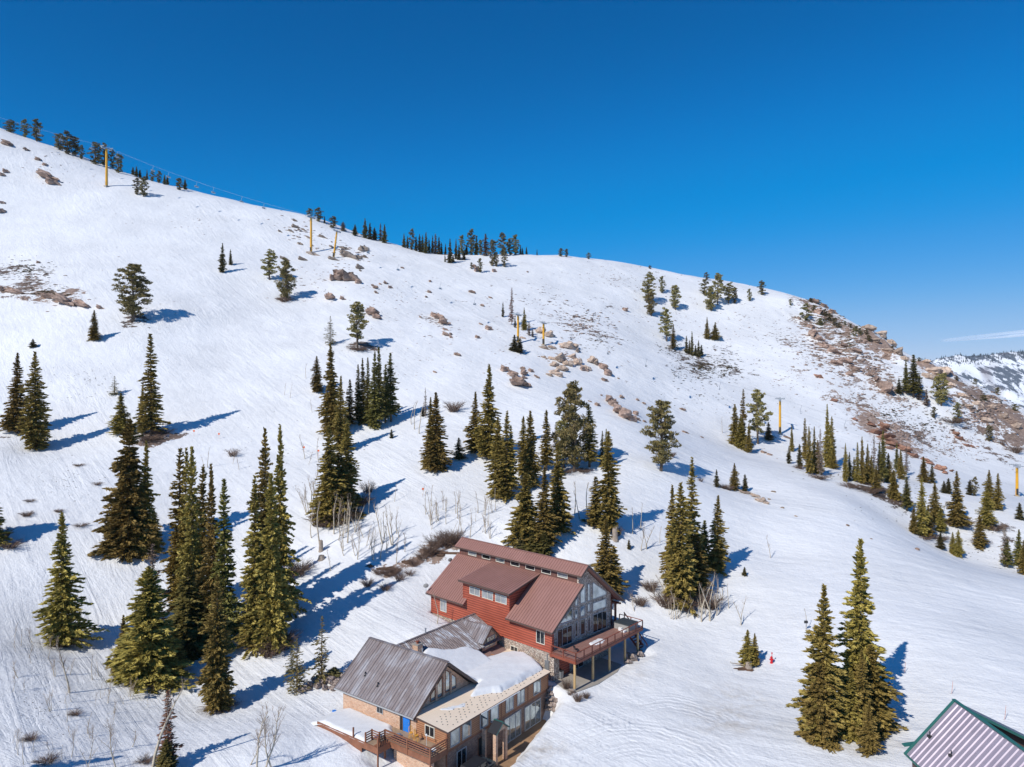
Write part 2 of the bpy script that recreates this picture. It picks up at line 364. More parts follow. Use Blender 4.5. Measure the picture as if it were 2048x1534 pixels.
PTS=[(0,1534,66),(0,1300,92),(0,1080,122),(0,900,160),(0,700,213),(0,580,250),(0,420,315),(130,1292,100),(262,1108,124),(72,898,165),(300,868,172),(267,642,232),(213,372,355),
(434,1418,86),(350,1534,71),(560,1500,74),(520,1300,100),(450,1150,122),(480,1000,145),(450,870,175),(450,700,226),(445,545,287),(420,440,342),(200,500,293),
(600,1400,87),(650,1047,135),(700,1200,111),(660,1130,121),(740,853,181),(716,697,230),(600,780,201),(572,600,272),(620,505,330),(690,570,288),
(873,942,155),(800,1000,143),(880,1085,126.5),(900,700,236),(880,600,290),(900,820,192),(1060,1105,121.5),(1010,999,142),(1143,942,156),(1120,880,173),(1040,765,215),(1086,690,258),(1120,600,315),(1218,1060,128),
(1290,1200,114),(1322,940,161),(1240,830,197),(1300,1050,134),(1380,1205,114.5),(1434,1145,124),(1480,980,168),(1540,1110,133),(1489,1151,122),
(1500,1340,96),(1400,1430,83.5),(1300,1534,73.5),(1650,1480,77),(1712,1440,82),(1770,1258,100.5),(1640,1250,105),(1810,1335,91),(1860,1534,71.5),(2048,1400,82),(2048,1250,104),(2048,1165,126),(1900,1120,143),(1900,1200,112),(1800,1090,140),(1680,1000,161),(1650,1100,133),
(1617,948,188),(1725,966,186),(1788,997,178),(1843,1070,160),(1881,1097,154),(1914,1054,168),(1973,1055,168),(2010,1132,150),(2048,1060,165),(1560,865,240),(1481,896,218),(2033,992,215),(1900,960,220),
(1827,795,290),(1882,810,288),(1978,882,275),(1750,880,248),(1700,780,285),(1600,760,287),(1500,700,312),(1384,711,298),(1351,619,345),(1250,700,272),(1450,800,256),(1612,640,350),(1350,860,215),(1300,620,335),(1850,900,255),
(-500,1534,66),(-500,1000,140),(-500,600,235),(2500,1534,72),(2500,1250,110),(2500,1050,170),(1024,1440,84)]
ctrl=[W(*p) for p in PTS+SKY]
for i,(u,v,Y) in enumerate(SKY):
    x,y,z=W(u,v,Y)
    if i%3==0: ctrl.append((x*1.14,y*1.14,z*1.14-11 if u>1550 else z*1.14-9))
    if i%4==0: ctrl.append((x*1.5,y*1.5,z-(110 if u>1550 else 40)))
for x,y,z in ((-80,35,-40),(0,35,-42),(80,35,-41),(0,0,-45),(-90,0,-43),(110,0,-42),(-300,0,-30),(300,0,-44),(300,120,-46),(-300,900,40),(300,900,-150),(0,900,-60),(800,600,-220),(-800,500,60)): ctrl.append((x,y,z))
for f in ((LO,LA,-6,2,-3.7),(LO,LA,-5.5,7,-3.1),(LO,LA,-5,12,-2.2),(LO,LA,-1.5,17,-2.5),(LO,LA,4,18.5,-1.9),(LO,LA,8,21,-1.2),(LO,LA,-10,12,-2.6),
          (RO,RA,-5,24,0.1),(RO,RA,2,27,.3),(RO,RA,8,27,1.0),(RO,RA,15,22,.6),(RO,RA,16,12,-.8),(RO,RA,19,3,-2.6),(RO,RA,17,-4,-3.2),(RO,RA,8,-7,-3.8),(RO,RA,2,-8,-4.2),(RO,RA,-4,-7,-4.4),(RO,RA,-7,18,-.4)):
    ctrl.append(loc2w(*f))
P=np.array(ctrl); S=100.0
def U(r2): return np.where(r2>0,r2*np.log(r2+1e-12),0)
def tps_fit(P,lam):
    xy=P[:,:2]/S; n=len(P); d=((xy[:,None]-xy[None])**2).sum(-1); K=U(d)+np.eye(n)*lam
    A=np.zeros((n+3,n+3)); A[:n,:n]=K; A[:n,n]=1; A[:n,n+1:]=xy; A[n,:n]=1; A[n+1:,:n]=xy.T
    return xy,np.linalg.solve(A,np.r_[P[:,2],0,0,0])
XY,WT=tps_fit(P,2e-5)
def tps(x,y):
    x=np.asarray(x,float)/S; y=np.asarray(y,float)/S; sh=x.shape; x=x.ravel(); y=y.ravel(); out=np.empty(len(x))
    for i in range(0,len(x),20000):
        a=x[i:i+20000,None]-XY[:,0]; b=y[i:i+20000,None]-XY[:,1]
        out[i:i+20000]=U(a*a+b*b)@WT[:-3]+WT[-3]+WT[-2]*x[i:i+20000]+WT[-1]*y[i:i+20000]
    return out.reshape(sh)
def w2loc(O,a,x,y):
    dx=x-O[0]; dy=y-O[1]; return dx*math.cos(a)+dy*math.sin(a), -dx*math.sin(a)+dy*math.cos(a)
def sstep(t): t=np.clip(t,0,1); return t*t*(3-2*t)
def rectd(x,y,x0,x1,y0,y1):
    dx=np.maximum(np.maximum(x0-x,x-x1),0); dy=np.maximum(np.maximum(y0-y,y-y1),0); return np.hypot(dx,dy)
def axis_grid(segs):
    out=[segs[0][0]]
    for a,b,s0,s1 in segs:
        x=a
        while x<b-1e-6:
            t=(x-a)/(b-a); x+=s0+(s1-s0)*t; out.append(min(x,b))
    return np.unique(np.round(out,3))
gx=axis_grid([(-900,-260,30,6),(-260,-80,6,1.0),(-80,90,.55,.55),(90,260,1.0,4),(260,1100,4,40)])
gy=axis_grid([(-60,50,10,2),(50,135,.5,.5),(135,240,.6,1.6),(240,420,1.6,2.2),(420,1000,3,30)])
GX,GY=np.meshgrid(gx,gy)
def rlerp(x,xs,ys): return np.interp(x,xs,ys)
Z=tps(GX,GY)
dist=np.hypot(GX,GY)
# natural roughness of the snow surface
far=sstep((GY-120)/120)
Z+=fbm(GX,GY,1/14,4,3)*.30*(.35+far*1.5)+fbm(GX,GY,1/45,3,9)*.5*far
Z+=fbm(GX,GY,1/2.2,3,5)*.07*(1-far)
# rocky shoulder on the right is rough
def near_px(pts,rad):
    m=np.zeros_like(Z)
    for (u,v,Y,r) in pts:
        x,y,_=W(u,v,Y); m=np.maximum(m,np.clip(1-np.hypot(GX-x,GY-y)/r,0,1))
    return m
rough=near_px([(1640,640,352,26),(1700,690,335,30),(1760,700,338,28),(1800,740,325,26),(1880,760,318,24),(1950,800,308,26),(2030,850,300,30),(2048,900,290,24)],1)
rg=np.abs(fbm(GX,GY,1/11,5,21,.6)); Z+=sstep(rough*1.6)*(rg*5.0-1.2)
# dug ground around the buildings
lx,ly=w2loc(LO,LA,GX,GY)
wk=rlerp(lx,[-6,0,4,8,12,16,19.5],[3.8,3.6,3.4,2.6,1.9,1.1,.5])+fbm(GX,GY,1/1.6,3,44)*.35
d=np.maximum(np.maximum(-6-lx,lx-19.6),0); d2=np.maximum(np.maximum(-wk-ly,ly-19),0)
dd=np.where(lx<0,np.hypot(np.maximum(-lx-.2-0*lx,0),d2),np.hypot(d,d2))
inside=(lx>-.3)&(lx<19.6)&(ly>-wk)&(ly<19)
dd=np.hypot(np.maximum(np.maximum(-.0-lx,lx-19.6),0),np.maximum(np.maximum(-wk-ly,ly-15.8),0))
wgt=sstep(1-dd/np.where(ly>3,.45,2.3)); tgt=-36.4-5.66
keep=(ly>8)&(lx<0)
Z=np.where(keep,Z*(1-sstep(1-dd/.5))+sstep(1-dd/.5)*tgt,Z*(1-wgt)+wgt*tgt)
# hollow under the lodge deck
dh=rectd(lx,ly,-3.9,0,-1.0,6.6); wh=sstep(1-dh/1.8); tz=-36.4+rlerp(ly,[-1,2,6.6],[-5.3,-4.8,-3.7]); Z=np.minimum(Z,Z*(1-wh)+wh*tz)
rx,ry=w2loc(RO,RA,GX,GY)
ds=rectd(rx,ry,-1.4,15.4,-4.4,0.5); ws=sstep(1-ds/1.6); Z=Z*(1-ws)+ws*(-34.5-3.78)
di=rectd(rx,ry,0.3,12.6,.3,23.6); wi=sstep(1-di/.6); Z=np.where(di<.6,np.minimum(Z,Z*(1-wi)+wi*(-34.5-3.9)),Z)
def zat(x,y):
    x=np.asarray(x,float); y=np.asarray(y,float)
    i=np.clip(np.searchsorted(gx,x)-1,0,len(gx)-2); j=np.clip(np.searchsorted(gy,y)-1,0,len(gy)-2)
    a=(x-gx[i])/(gx[i+1]-gx[i]); b=(y-gy[j])/(gy[j+1]-gy[j])
    return (Z[j,i]*(1-a)+Z[j,i+1]*a)*(1-b)+(Z[j+1,i]*(1-a)+Z[j+1,i+1]*a)*b
TY=np.concatenate([np.arange(45,200,.5),np.arange(200,470,.8)])
def G(u,v):
    """where the line of sight through a point of the picture meets the ground"""
    for k in range(12):
        x=(u-1024)/F*TY; z=(767-v)/F*TY; h=zat(x,TY); b=np.nonzero(h>=z)[0]
        if len(b):
            i=b[0]
            if i>0:
                d0=z[i-1]-h[i-1]; d1=h[i]-z[i]; t=d0/(d0+d1+1e-9); Y=TY[i-1]+t*(TY[i]-TY[i-1])
            else: Y=TY[0]
            x=(u-1024)/F*Y; return Vector((x,Y,float(zat(x,Y))))
        v+=1.5
    Y=TY[np.argmax(h-z)]; x=(u-1024)/F*Y; return Vector((x,Y,float(zat(x,Y))))
# bare ground, soil tint and dirty snow painted where they are on the hill: (u,v,radius m,strength,tint)
BARE=[(45,575,9,.75,.3),(25,540,10,.62,.1),(85,585,8,.75,.6),(125,592,7,.8,.8),(70,545,9,.6,.1),(268,640,5,.9,.1),(90,360,5,.6,.6),
(690,640,0,0,0),(1140,640,16,.5,.3),(1180,660,14,.56,.4),(1120,600,12,.45,.2),(1060,600,10,.42,.2),(1210,610,12,.42,.1),
(1400,725,15,.62,.15),(1440,735,14,.6,.1),(1350,705,9,.55,.1),(1380,745,12,.55,.1),(1450,700,10,.5,.1),
(1610,600,10,.75,.6),(1640,620,12,.8,.7),(1665,645,12,.78,.6),(1620,650,12,.7,.6),(1650,670,14,.72,.7),(1690,665,14,.8,.6),(1720,665,14,.9,.8),(1680,700,14,.7,.7),(1640,720,14,.6,.6),(1600,690,14,.55,.4),(1560,660,10,.5,.3),
(1760,690,14,.98,.9),(1785,700,10,1,.9),(1720,720,14,.7,.6),(1750,750,12,.65,.6),(1770,780,10,.75,.8),(1700,755,13,.55,.5),(1860,735,9,.95,.9),(1830,725,8,.7,.8),
(1900,760,12,.85,.7),(1950,790,13,.95,.7),(2000,820,14,1,.7),(2040,845,14,1,.7),(1980,830,13,.85,.6),(2030,880,13,.85,.6),(1930,810,11,.7,.6),(1900,800,9,.5,.4),(2000,870,12,.7,.5),(1960,860,12,.55,.4),
(1690,800,12,.55,.7),(1670,780,9,.6,.8),(1730,820,14,.6,.5),(1760,850,13,.85,1),(1775,870,11,.95,1),(1790,880,9,.9,1),(1830,870,14,.62,.3),(1850,890,12,.55,.3),(1810,900,11,.6,.4),(1800,855,12,.6,.3),(1900,870,10,.5,.4),(1920,880,8,.55,.8),(1940,900,12,.45,.3),(1990,900,14,.5,.3),(1600,745,8,.5,.8),(1500,740,12,.42,.1),
(300,880,4.5,1,.4),(310,872,4,1,.4),(348,872,3,.9,.4),(716,694,4.5,1,.2),(745,698,3.5,.9,.2),(700,700,3,.8,.2),(570,598,4.5,.95,.3),(540,560,3,.8,.2),(880,1092,3.2,1,.7),(862,1108,2.6,1,.7),(905,1088,2.4,1,.7),(775,1140,2.4,1,.7),(840,1118,2.0,.95,.7),(825,1128,1.8,.95,.7),(852,1112,1.8,.95,.7),(755,1142,1.6,.9,.7),(812,1128,1.6,.9,.7),(795,1150,1.5,.8,.7),(1100,960,0,0,0),
(1160,945,3,.9,.3),(1130,940,2.5,.8,.3),(1760,985,7,.9,.1),(1800,1010,6,.8,.1),(1730,970,6,.75,.1),(1900,1030,5,.7,.1),(1870,1040,5,.6,.1),(1925,1050,4,.8,.1),(1640,955,5,.7,.1),(1620,945,5,.6,.1),(1990,1060,6,.7,.1),(2000,1140,6,.5,.1),(1850,1075,5,.5,.5),(1500,900,5,.6,.2),(1540,880,5,.6,.2),(1450,915,0,0,0),
(905,660,8,.45,.3),(880,640,7,.5,.3),(700,510,9,.5,.5),(650,490,12,.42,.4),(620,470,10,.42,.4),(600,455,10,.4,.4),(560,560,10,.36,.3),(590,580,8,.4,.3),(640,600,10,.36,.3),(980,655,10,.42,.5),(1130,700,10,.45,.8),(1060,660,7,.5,.3),(680,560,5,.6,.5),
(30,870,5,.5,.2),(10,860,4,.6,.2),(300,655,6,.5,.2),(1270,530,12,.3,.2),(1340,560,12,.3,.2)]
bare=np.zeros_like(Z); tint=np.full_like(Z,.4); dirty=np.zeros_like(Z)
for (u,v,r,s,t) in BARE:
    if not r: continue
    p=G(u,v); q=np.clip(1-(np.hypot(GX-p.x,(GY-p.y))/(r*1.35))**2,0,1)
    n=(s if r>6 else s*.8)*q**.7; tint=np.where(n>bare,t,tint); bare=np.maximum(bare,n)
bare*=np.where(tint>.55,.86,.92); bare=np.maximum(bare,.16*sstep((GY-180)/80)*(GX>-60)+.10*sstep((GY-180)/80))
def paint(a,u,v,r,s):
    p=G(u,v); return np.maximum(a,s*np.clip(1.2-np.hypot(GX-p.x,GY-p.y)/r,0,1))
for u,v,r,s in ((1450,1440,5,.75),(1480,1400,4.5,.75),(1500,1460,3.5,.6),(1470,1425,2,1.0),(1380,1470,5,.2),(1540,1450,3,.25),(1720,1500,3,.5),(1790,1480,2.5,.5),(1270,1350,3,.35),(1090,1500,2.5,.9),(1060,1510,2.5,.9),(1040,1500,2,.9),(1070,1534,2.5,.7),(1400,1370,3,.2)): dirty=paint(dirty,u,v,r,s)
ny,nx=Z.shape
V=np.stack([GX,GY,Z],-1).reshape(-1,3); idx=np.arange(nx*ny).reshape(ny,nx)
Fq=np.stack([idx[:-1,:-1],idx[:-1,1:],idx[1:,1:],idx[1:,:-1]],-1).reshape(-1,4)
me=npmesh('ground',V,Fq,M['terrain'],True)
for nm,a in (('bare',bare),('tint',tint),('dirty',dirty)):
    at=me.attributes.new(nm,'FLOAT','POINT'); at.data.foreach_set('value',a.ravel().astype(np.float32))
ground=obj('ground',me); tag(ground,'snow covered mountain slope and yard',None,None,'structure')
# ------------------------------------------------------------------ buildings
def window(parent,ax,c,sgn,a0,a1,z0,z1,glass='glass',frame='frame',mull=1,fw=.08,name='window',label=None):
    """window on the plane (axis ax)=c, facing direction sgn along that axis; a = the other horizontal axis"""
    def B(mb,p0,p1,q0,q1,d0,d1):
        lo,hi=sorted((c+sgn*d0,c+sgn*d1))
        if ax==0: mb.box((lo,p0,q0),(hi,p1,q1))
        else: mb.box((p0,lo,q0),(p1,hi,q1))
    f=MB()
    B(f,a0,a1,z0,z0+fw,.005,.075); B(f,a0,a1,z1-fw,z1,.005,.075)
    B(f,a0,a0+fw,z0+fw,z1-fw,.005,.075); B(f,a1-fw,a1,z0+fw,z1-fw,.005,.075)
    for i in range(mull):
        m_=a0+(a1-a0)*(i+1)/(mull+1); B(f,m_-fw*.4,m_+fw*.4,z0+fw,z1-fw,.012,.066)
    fo=f.build(name,frame,parent)
    if label: fo['label']=label
    g=MB(); B(g,a0+fw*.9,a1-fw*.9,z0+fw*.9,z1-fw*.9,.008,.03); g.build('pane',glass,fo)
    return fo
def polywin(parent,y,pts,glass,frame='grayframe',fw=.07,name='window'):
    """polygonal window on a plane y=const facing -y; pts (x,z)"""
    f=MB(); n=len(pts)
    for i in range(n):
        a=pts[i]; b=pts[(i+1)%n]; f.bar((a[0],y-.04,a[1]),(b[0],y-.04,b[1]),fw,.08,(0,1,0))
    fo=f.build(name,frame,parent); g=MB(); g.prism(pts,1,y-.03,y-.006); g.build('pane',glass,fo); return fo
def seams(mb,quad,axis_n,step,h=.07,w=.05):
    """raised seams running up the slope of a roof quad (eave0, eave1, top1, top0)"""
    e0,e1,t1,t0=[Vector(p) for p in quad]; n=int((e1-e0).length/step)
    nr=(e1-e0).cross(t0-e0).normalized(); nr=nr if nr.z>0 else -nr
    for i in range(1,n):
        k=i/n; a=e0.lerp(e1,k)+nr*h*.5; b=t0.lerp(t1,k)+nr*h*.5; mb.bar(a,b,w,h,nr)
# ---- red log house
RH=thing('log_house','large red log house with brown metal roof and stone gable, wooden deck in front','house',tuple(RO),RA)
Zr=lambda x:2.8+.75*(x+.8)
w_=MB(); w_.box((0,.0,-.2),(.25,24,2.86)); w_.prism([(-.02,-.18),(.3,-.18),(.3,-.3),(-.05,-.3)],1,.1,24)
w_.prism([(0,2.86),(.25,2.86),(.25,3.38),(0,3.2)],1,.12,24)
w_.box((-.012,7.62,2.7),(.24,16.75,6.0))
w_.prism([(.24,2.9),(5.7,7.4),(5.7,7.45),(.24,6.05)],1,7.62,7.8); w_.prism([(.24,2.9),(5.7,7.4),(5.7,7.45),(.24,6.05)],1,16.57,16.75)
w_.box((12.65,.3,-.2),(12.9,23.7,4.6))
w_.prism([(0.02,-.2),(12.88,-.2),(12.88,4.7),(6.6,9.6),(5.7,8.9),(5.7,7.5),(.02,3.2)],1,23.72,23.98)
w_.build('log_wall','redlog',RH)
for a_,b_ in (((-.09,-.16,-.75),(.3,.2,2.7)),((-.05,23.9,-.2),(.2,24.1,2.7)),((-.05,7.5,2.9),(.2,7.66,5.9)),((-.05,16.72,2.9),(.2,16.88,5.9))): MB().box(a_,b_).build('corner_post','redlog',RH)
w_=MB(); w_.box((.03,.3,-4.2),(.28,24,-.22)); w_.box((12.62,.3,-4.2),(12.88,23.7,-.22)); w_.box((.03,23.7,-4.2),(12.88,23.96,-.22)); w_.box((-.1,-.5,-4.3),(.95,.02,-.75)); w_.build('stone_foundation','cobble',RH)
w_=MB(); w_.prism([(.05,-4.2),(12.9,-4.2),(12.9,4.66),(6.6,9.62),(5.6,8.85),(5.6,7.4),(.05,3.2)],1,.02,.27); w_.build('stone_gable_wall','cobble',RH)
w_=MB(); w_.box((5.6,.3,7.3),(5.75,23.7,8.98))
for i in range(40): w_.box((5.57,.35+i*.6,7.3),(5.6,.4+i*.6,8.96))
w_.build('clerestory_wall','bb',RH)
rf=MB()
def redroof(q,th=.16,step=.46): rf.slab(q,th); seams(rf,q,0,step)
redroof([(-.85,-.85,Zr(-.85)),(-.85,7.5,Zr(-.85)),(5.6,7.5,Zr(5.6)),(5.6,-.85,Zr(5.6))])
redroof([(-.85,16.0,Zr(-.85)),(-.85,24.4,Zr(-.85)),(5.6,24.4,Zr(5.6)),(5.6,16.8,Zr(5.6))])
redroof([(-.8,6.85,6.12),(-.8,17.1,6.12),(5.6,16.6,7.72),(5.6,6.85,7.68)])
redroof([(5.05,-.9,8.82),(5.05,24.5,8.82),(6.6,24.5,10.0),(6.6,-.9,10.0)])
zR=lambda x:10.0-.785*(x-6.6)
q=[(14.95,24.5,zR(14.95)),(14.95,-.9,zR(14.95)),(6.6,-.9,10.0),(6.6,24.5,10.0)]; redroof(q)
rf.bar((6.6,-.9,10.03),(6.6,24.5,10.03),.3,.05)
RF=rf.build('roof','redroof',RH)
fb=MB()
def fas(p,q,h=.26,w=.05,dz=-.1):
    p=Vector(p)+Vector((0,0,dz)); q=Vector(q)+Vector((0,0,dz)); fb.bar(p,q,w,h)
fas((-.88,-.88,Zr(-.85)),(-.88,7.5,Zr(-.85)),.22); fas((-.88,16.0,Zr(-.85)),(-.88,24.4,Zr(-.85)),.22)
fas((-.85,-.88,Zr(-.85)),(5.6,-.88,Zr(5.6)),.24); fas((-.83,6.83,6.1),(-.83,17.1,6.1),.28); fas((-.8,6.82,6.1),(5.6,6.82,7.66),.24)
fas((5.02,-.92,8.82),(5.02,24.5,8.82),.18); fas((5.05,-.93,8.82),(6.6,-.93,10.0),.24); fas((6.6,-.93,10.0),(14.95,-.93,zR(14.95)),.28); fas((14.98,-.9,zR(14.95)),(14.98,24.5,zR(14.95)),.2)
fb.build('fascia','fascia',RF)
so_=MB()
for k in range(0,13):
    y=.4+k*1.95; so_.bar((12.9,y,zR(12.9)-.2),(14.85,y,zR(14.85)-.22),.09,.14)
so_.bar((13.4,-.1,3.9),(13.4,8,3.9),.16,.2); so_.bar((14.5,-.6,3.05),(14.5,8,3.05),.18,.22)
so_.build('rafter','soffit',RF)
# windows of the long wall
for a0,a1 in ((13.28,15.45),(10.65,12.87),(8.0,10.22)): window(RH,0,-.012,-1,a0,a1,4.25,5.42,'curt')
window(RH,0,0,-1,1.13,2.6,.5,2.2,'glass'); window(RH,0,0.03,-1,5.95,7.3,-2.05,-1.05,'glass'); window(RH,0,0,-1,20.5,21.95,.4,2.2,'curt')
for k,(a0,a1) in enumerate(((19.95,21.8),(16.9,18.7),(13.9,15.7),(10.85,12.65),(7.85,9.65),(4.85,6.6),(1.85,3.65))):
    window(RH,0,5.57,-1,a0,a1,7.85,8.5,('curt','glass','glassr','glass','glass','glass','curt')[k],mull=0 if k<6 else 0)
# gable windows and sliding doors
for nm,a0,a1,z0,z1,g,mu in (('sliding_door',1.1,4.2,.05,2.45,'glass',2),('sliding_door',8.7,11.9,.08,2.65,'glass',2),('window',5.95,6.98,.5,2.65,'glass',0),('window',4.78,5.35,.55,2.6,'glass',0),('window',7.55,8.1,.55,2.6,'glass',0),
  ('window',5.95,6.98,3.0,4.35,'glassr',0),('window',4.78,5.35,3.0,4.12,'glassr',0),('window',7.55,8.1,3.3,4.35,'glassr',0),('window',8.7,11.8,3.05,4.25,'glassr',0),('window',7.55,8.1,4.75,7.1,'glassr',0)):
    window(RH,1,.02,-1,a0,a1,z0,z1,g,'grayframe',mu,.08,nm)
polywin(RH,.02,[(8.72,4.78),(11.8,4.78),(11.8,5.15),(8.72,7.1)],'glassr')
polywin(RH,.02,[(6.0,4.8),(6.98,4.8),(6.98,6.95),(6.0,6.35)],'glassr')
polywin(RH,.02,[(4.85,4.75),(5.37,4.75),(5.37,5.75),(4.85,5.4)],'glassr')
polywin(RH,.02,[(1.3,2.95),(4.2,2.95),(4.2,4.7)],'glassr')
# lower storey doors behind the deck
window(RH,1,.02,-1,4.4,6.6,-3.75,-1.6,'glass','grayframe',1,.08,'patio_door')
w_=MB(); w_.box((1.0,-.06,-3.8),(3.6,.01,-.9)); w_.build('wood_door','redlog',RH)
w_=MB(); w_.box((-.2,.35,-2.6),(.03,1.0,-1.35)); w_.box((-.14,.6,-1.35),(-.02,.7,-.5)); w_.box((-.14,.6,-3.7),(-.02,.7,-2.6)); w_.build('meter_box','metal',RH)
# deck
dk=MB(); dpoly=[(-.45,-.1),(-.45,-4.35),(15.7,-3.4),(15.7,5.6),(12.95,5.6),(12.95,-.1)]
dk.prism(dpoly,2,-.09,-.02); DK=dk.build('deck','boards',RH)
rj=MB()
for a,b in (((-.5,-.1),(-.5,-4.4)),((-.5,-4.4),(15.75,-3.44)),((15.75,-3.44),(15.75,5.6)),((-.2,-2.2),(15.6,-1.6))): rj.bar((a[0],a[1],-.24),(b[0],b[1],-.24),.09,.36)
for k in range(20): rj.bar((.2+k*.8,-.1,-.2),(.2+k*.8,-4.3+.0588*(k*.8),-.2),.05,.2)
rj.build('rim_joist','deckwood',DK)
ra=MB()
def rail(p,q,n,bal=False):
    p=Vector(p); q=Vector(q)
    ra.bar(p+Vector((0,0,1.0)),q+Vector((0,0,1.0)),.14,.06)
    ra.bar(p+Vector((0,0,.12)),q+Vector((0,0,.12)),.06,.09)
    for i in range(n+1):
        c=p.lerp(q,i/n); ra.box((c.x-.055,c.y-.055,-.42),(c.x+.055,c.y+.055,.98))
    if bal:
        m=int((q-p).length/.14)
        for i in range(m):
            c=p.lerp(q,i/m); ra.box((c.x-.018,c.y-.018,.12),(c.x+.018,c.y+.018,.98))
rail((-.5,-.35,0),(-.5,-4.4,0),2); rail((-.5,-4.4,0),(15.75,-3.44,0),9); rail((15.75,-3.44,0),(15.75,.5,0),2); rail((15.75,2.2,0),(15.75,5.6,0),2,True); rail((13.0,5.6,0),(15.75,5.6,0),2,True)
ra.build('railing','deckwood',DK)
for (x,y) in ((-.35,-4.1),(3.5,-4.0),(7.35,-3.8),(11.35,-3.5),(14.9,-3.2)):
    p_=MB(); p_.tube([(x,y,-3.45),(x,y,-.44)],[.17,.155],10); po=p_.build('post','log',DK)
    p_=MB(); p_.tube([(x,y,-4.3),(x,y,-3.44)],.15,10); p_.build('post_footing','concrete',DK)
for a_,b_ in (((13.25,.2,-.02),(13.5,.45,4.0)),((14.35,.2,-.02),(14.6,.45,3.1)),((14.35,5.1,-.02),(14.6,5.35,3.1))): MB().box(a_,b_).build('porch_post','soffit',RH)
MB().box((13.5,.24,3.0),(14.35,.4,3.2)).build('porch_beam','soffit',RH)
# stairs
st_=MB()
for k in range(14):
    y=.6-k*.29; z=-.26-k*.265; st_.box((15.85,y-.28,z-.05),(17.1,y,z))
st_.bar((15.82,.75,-.1),(15.82,-3.4,-3.9),.06,.3); st_.bar((17.13,.75,-.1),(17.13,-3.4,-3.9),.08,.34)
SC=st_.build('stairs','deckwood',DK)
st_=MB(); st_.bar((17.13,.7,.9),(17.13,-3.3,-2.8),.1,.12)
for k in range(5): y=.6-k*.97; st_.box((17.08,y-.05,-.15-k*.88-.3),(17.18,y+.05,.82-k*.9))
st_.build('stair_rail','deckwood',DK)
def on_loc(O,a,x,y,z=0): return loc2w(O,a,x,y,z)
# slab
w_=MB(); w_.prism([(.1,-.1),(-1.0,-2.9),(-1.0,-4.5),(3.4,-5.0),(8,-4.6),(10.5,-3.6),(10.5,-.1)],2,-.2,0)
pt=w_.build('patio_slab','concrete'); pt.location=on_loc(RO,RA,0,0,-3.72); pt.rotation_euler=(0,0,RA); tag(pt,'concrete patio slab beneath the red deck',None,None,'structure')
# hot tub
HT=thing('hot_tub','grey hot tub with folded dark cover standing at the far end of the red deck','hot tub',on_loc(RO,RA,13.95,-1.9),RA)
b=MB(); b.box((-1.2,-1.2,0),(1.2,1.2,.82))
for i in range(9):
    t=-1.15+i*.2875
    b.box((t-.02,-1.225,.03),(t+.02,-1.2,.8)); b.box((-1.225,t-.02,.03),(-1.2,t+.02,.8))
b.build('tub_cabinet','tubgrey',HT)
b=MB(); b.prism([(-1.27,.82),(-.02,.82),(-.02,.96),(-1.2,.9)],1,-1.27,1.27); b.prism([(.02,.82),(1.27,.82),(1.2,.9),(.02,.96)],1,-1.27,1.27); b.build('cover','cover',HT)
b=MB(); b.box((-1.9,-1.0,.0),(-1.35,-.3,.22)); b.box((-1.62,-.3,0),(-1.3,.2,.42)); b.build('steps','white',HT)
# trash bin
TB=thing('trash_bin','pale blue grey wheeled trash bin beside the stone pier under the deck','trash bin',on_loc(RO,RA,1.25,-.45,-3.7),RA)
b=MB(); b.add([(-.25,-.25,.06),(.25,-.25,.06),(.25,.25,.06),(-.25,.25,.06),(-.3,-.32,.95),(.3,-.32,.95),(.3,.32,.95),(-.3,.32,.95)],[(0,3,2,1),(0,1,5,4),(1,2,6,5),(2,3,7,6),(3,0,4,7)]); b.build('bin_body','metal',TB)
b=MB(); b.add([(-.33,-.36,.95),(.33,-.36,.95),(.33,.34,1.0),(-.33,.34,1.0),(-.33,-.36,1.0),(.33,-.36,1.0),(.33,.34,1.08),(-.33,.34,1.08)],[(0,3,2,1),(4,5,6,7),(0,1,5,4),(1,2,6,5),(2,3,7,6),(3,0,4,7)]); b.build('lid','darkmetal',TB)
b=MB(); b.tube([(-.28,.3,.1),(-.2,.3,.1)],.1,8); b.tube([(.2,.3,.1),(.28,.3,.1)],.1,8); b.build('wheel','tyre',TB)
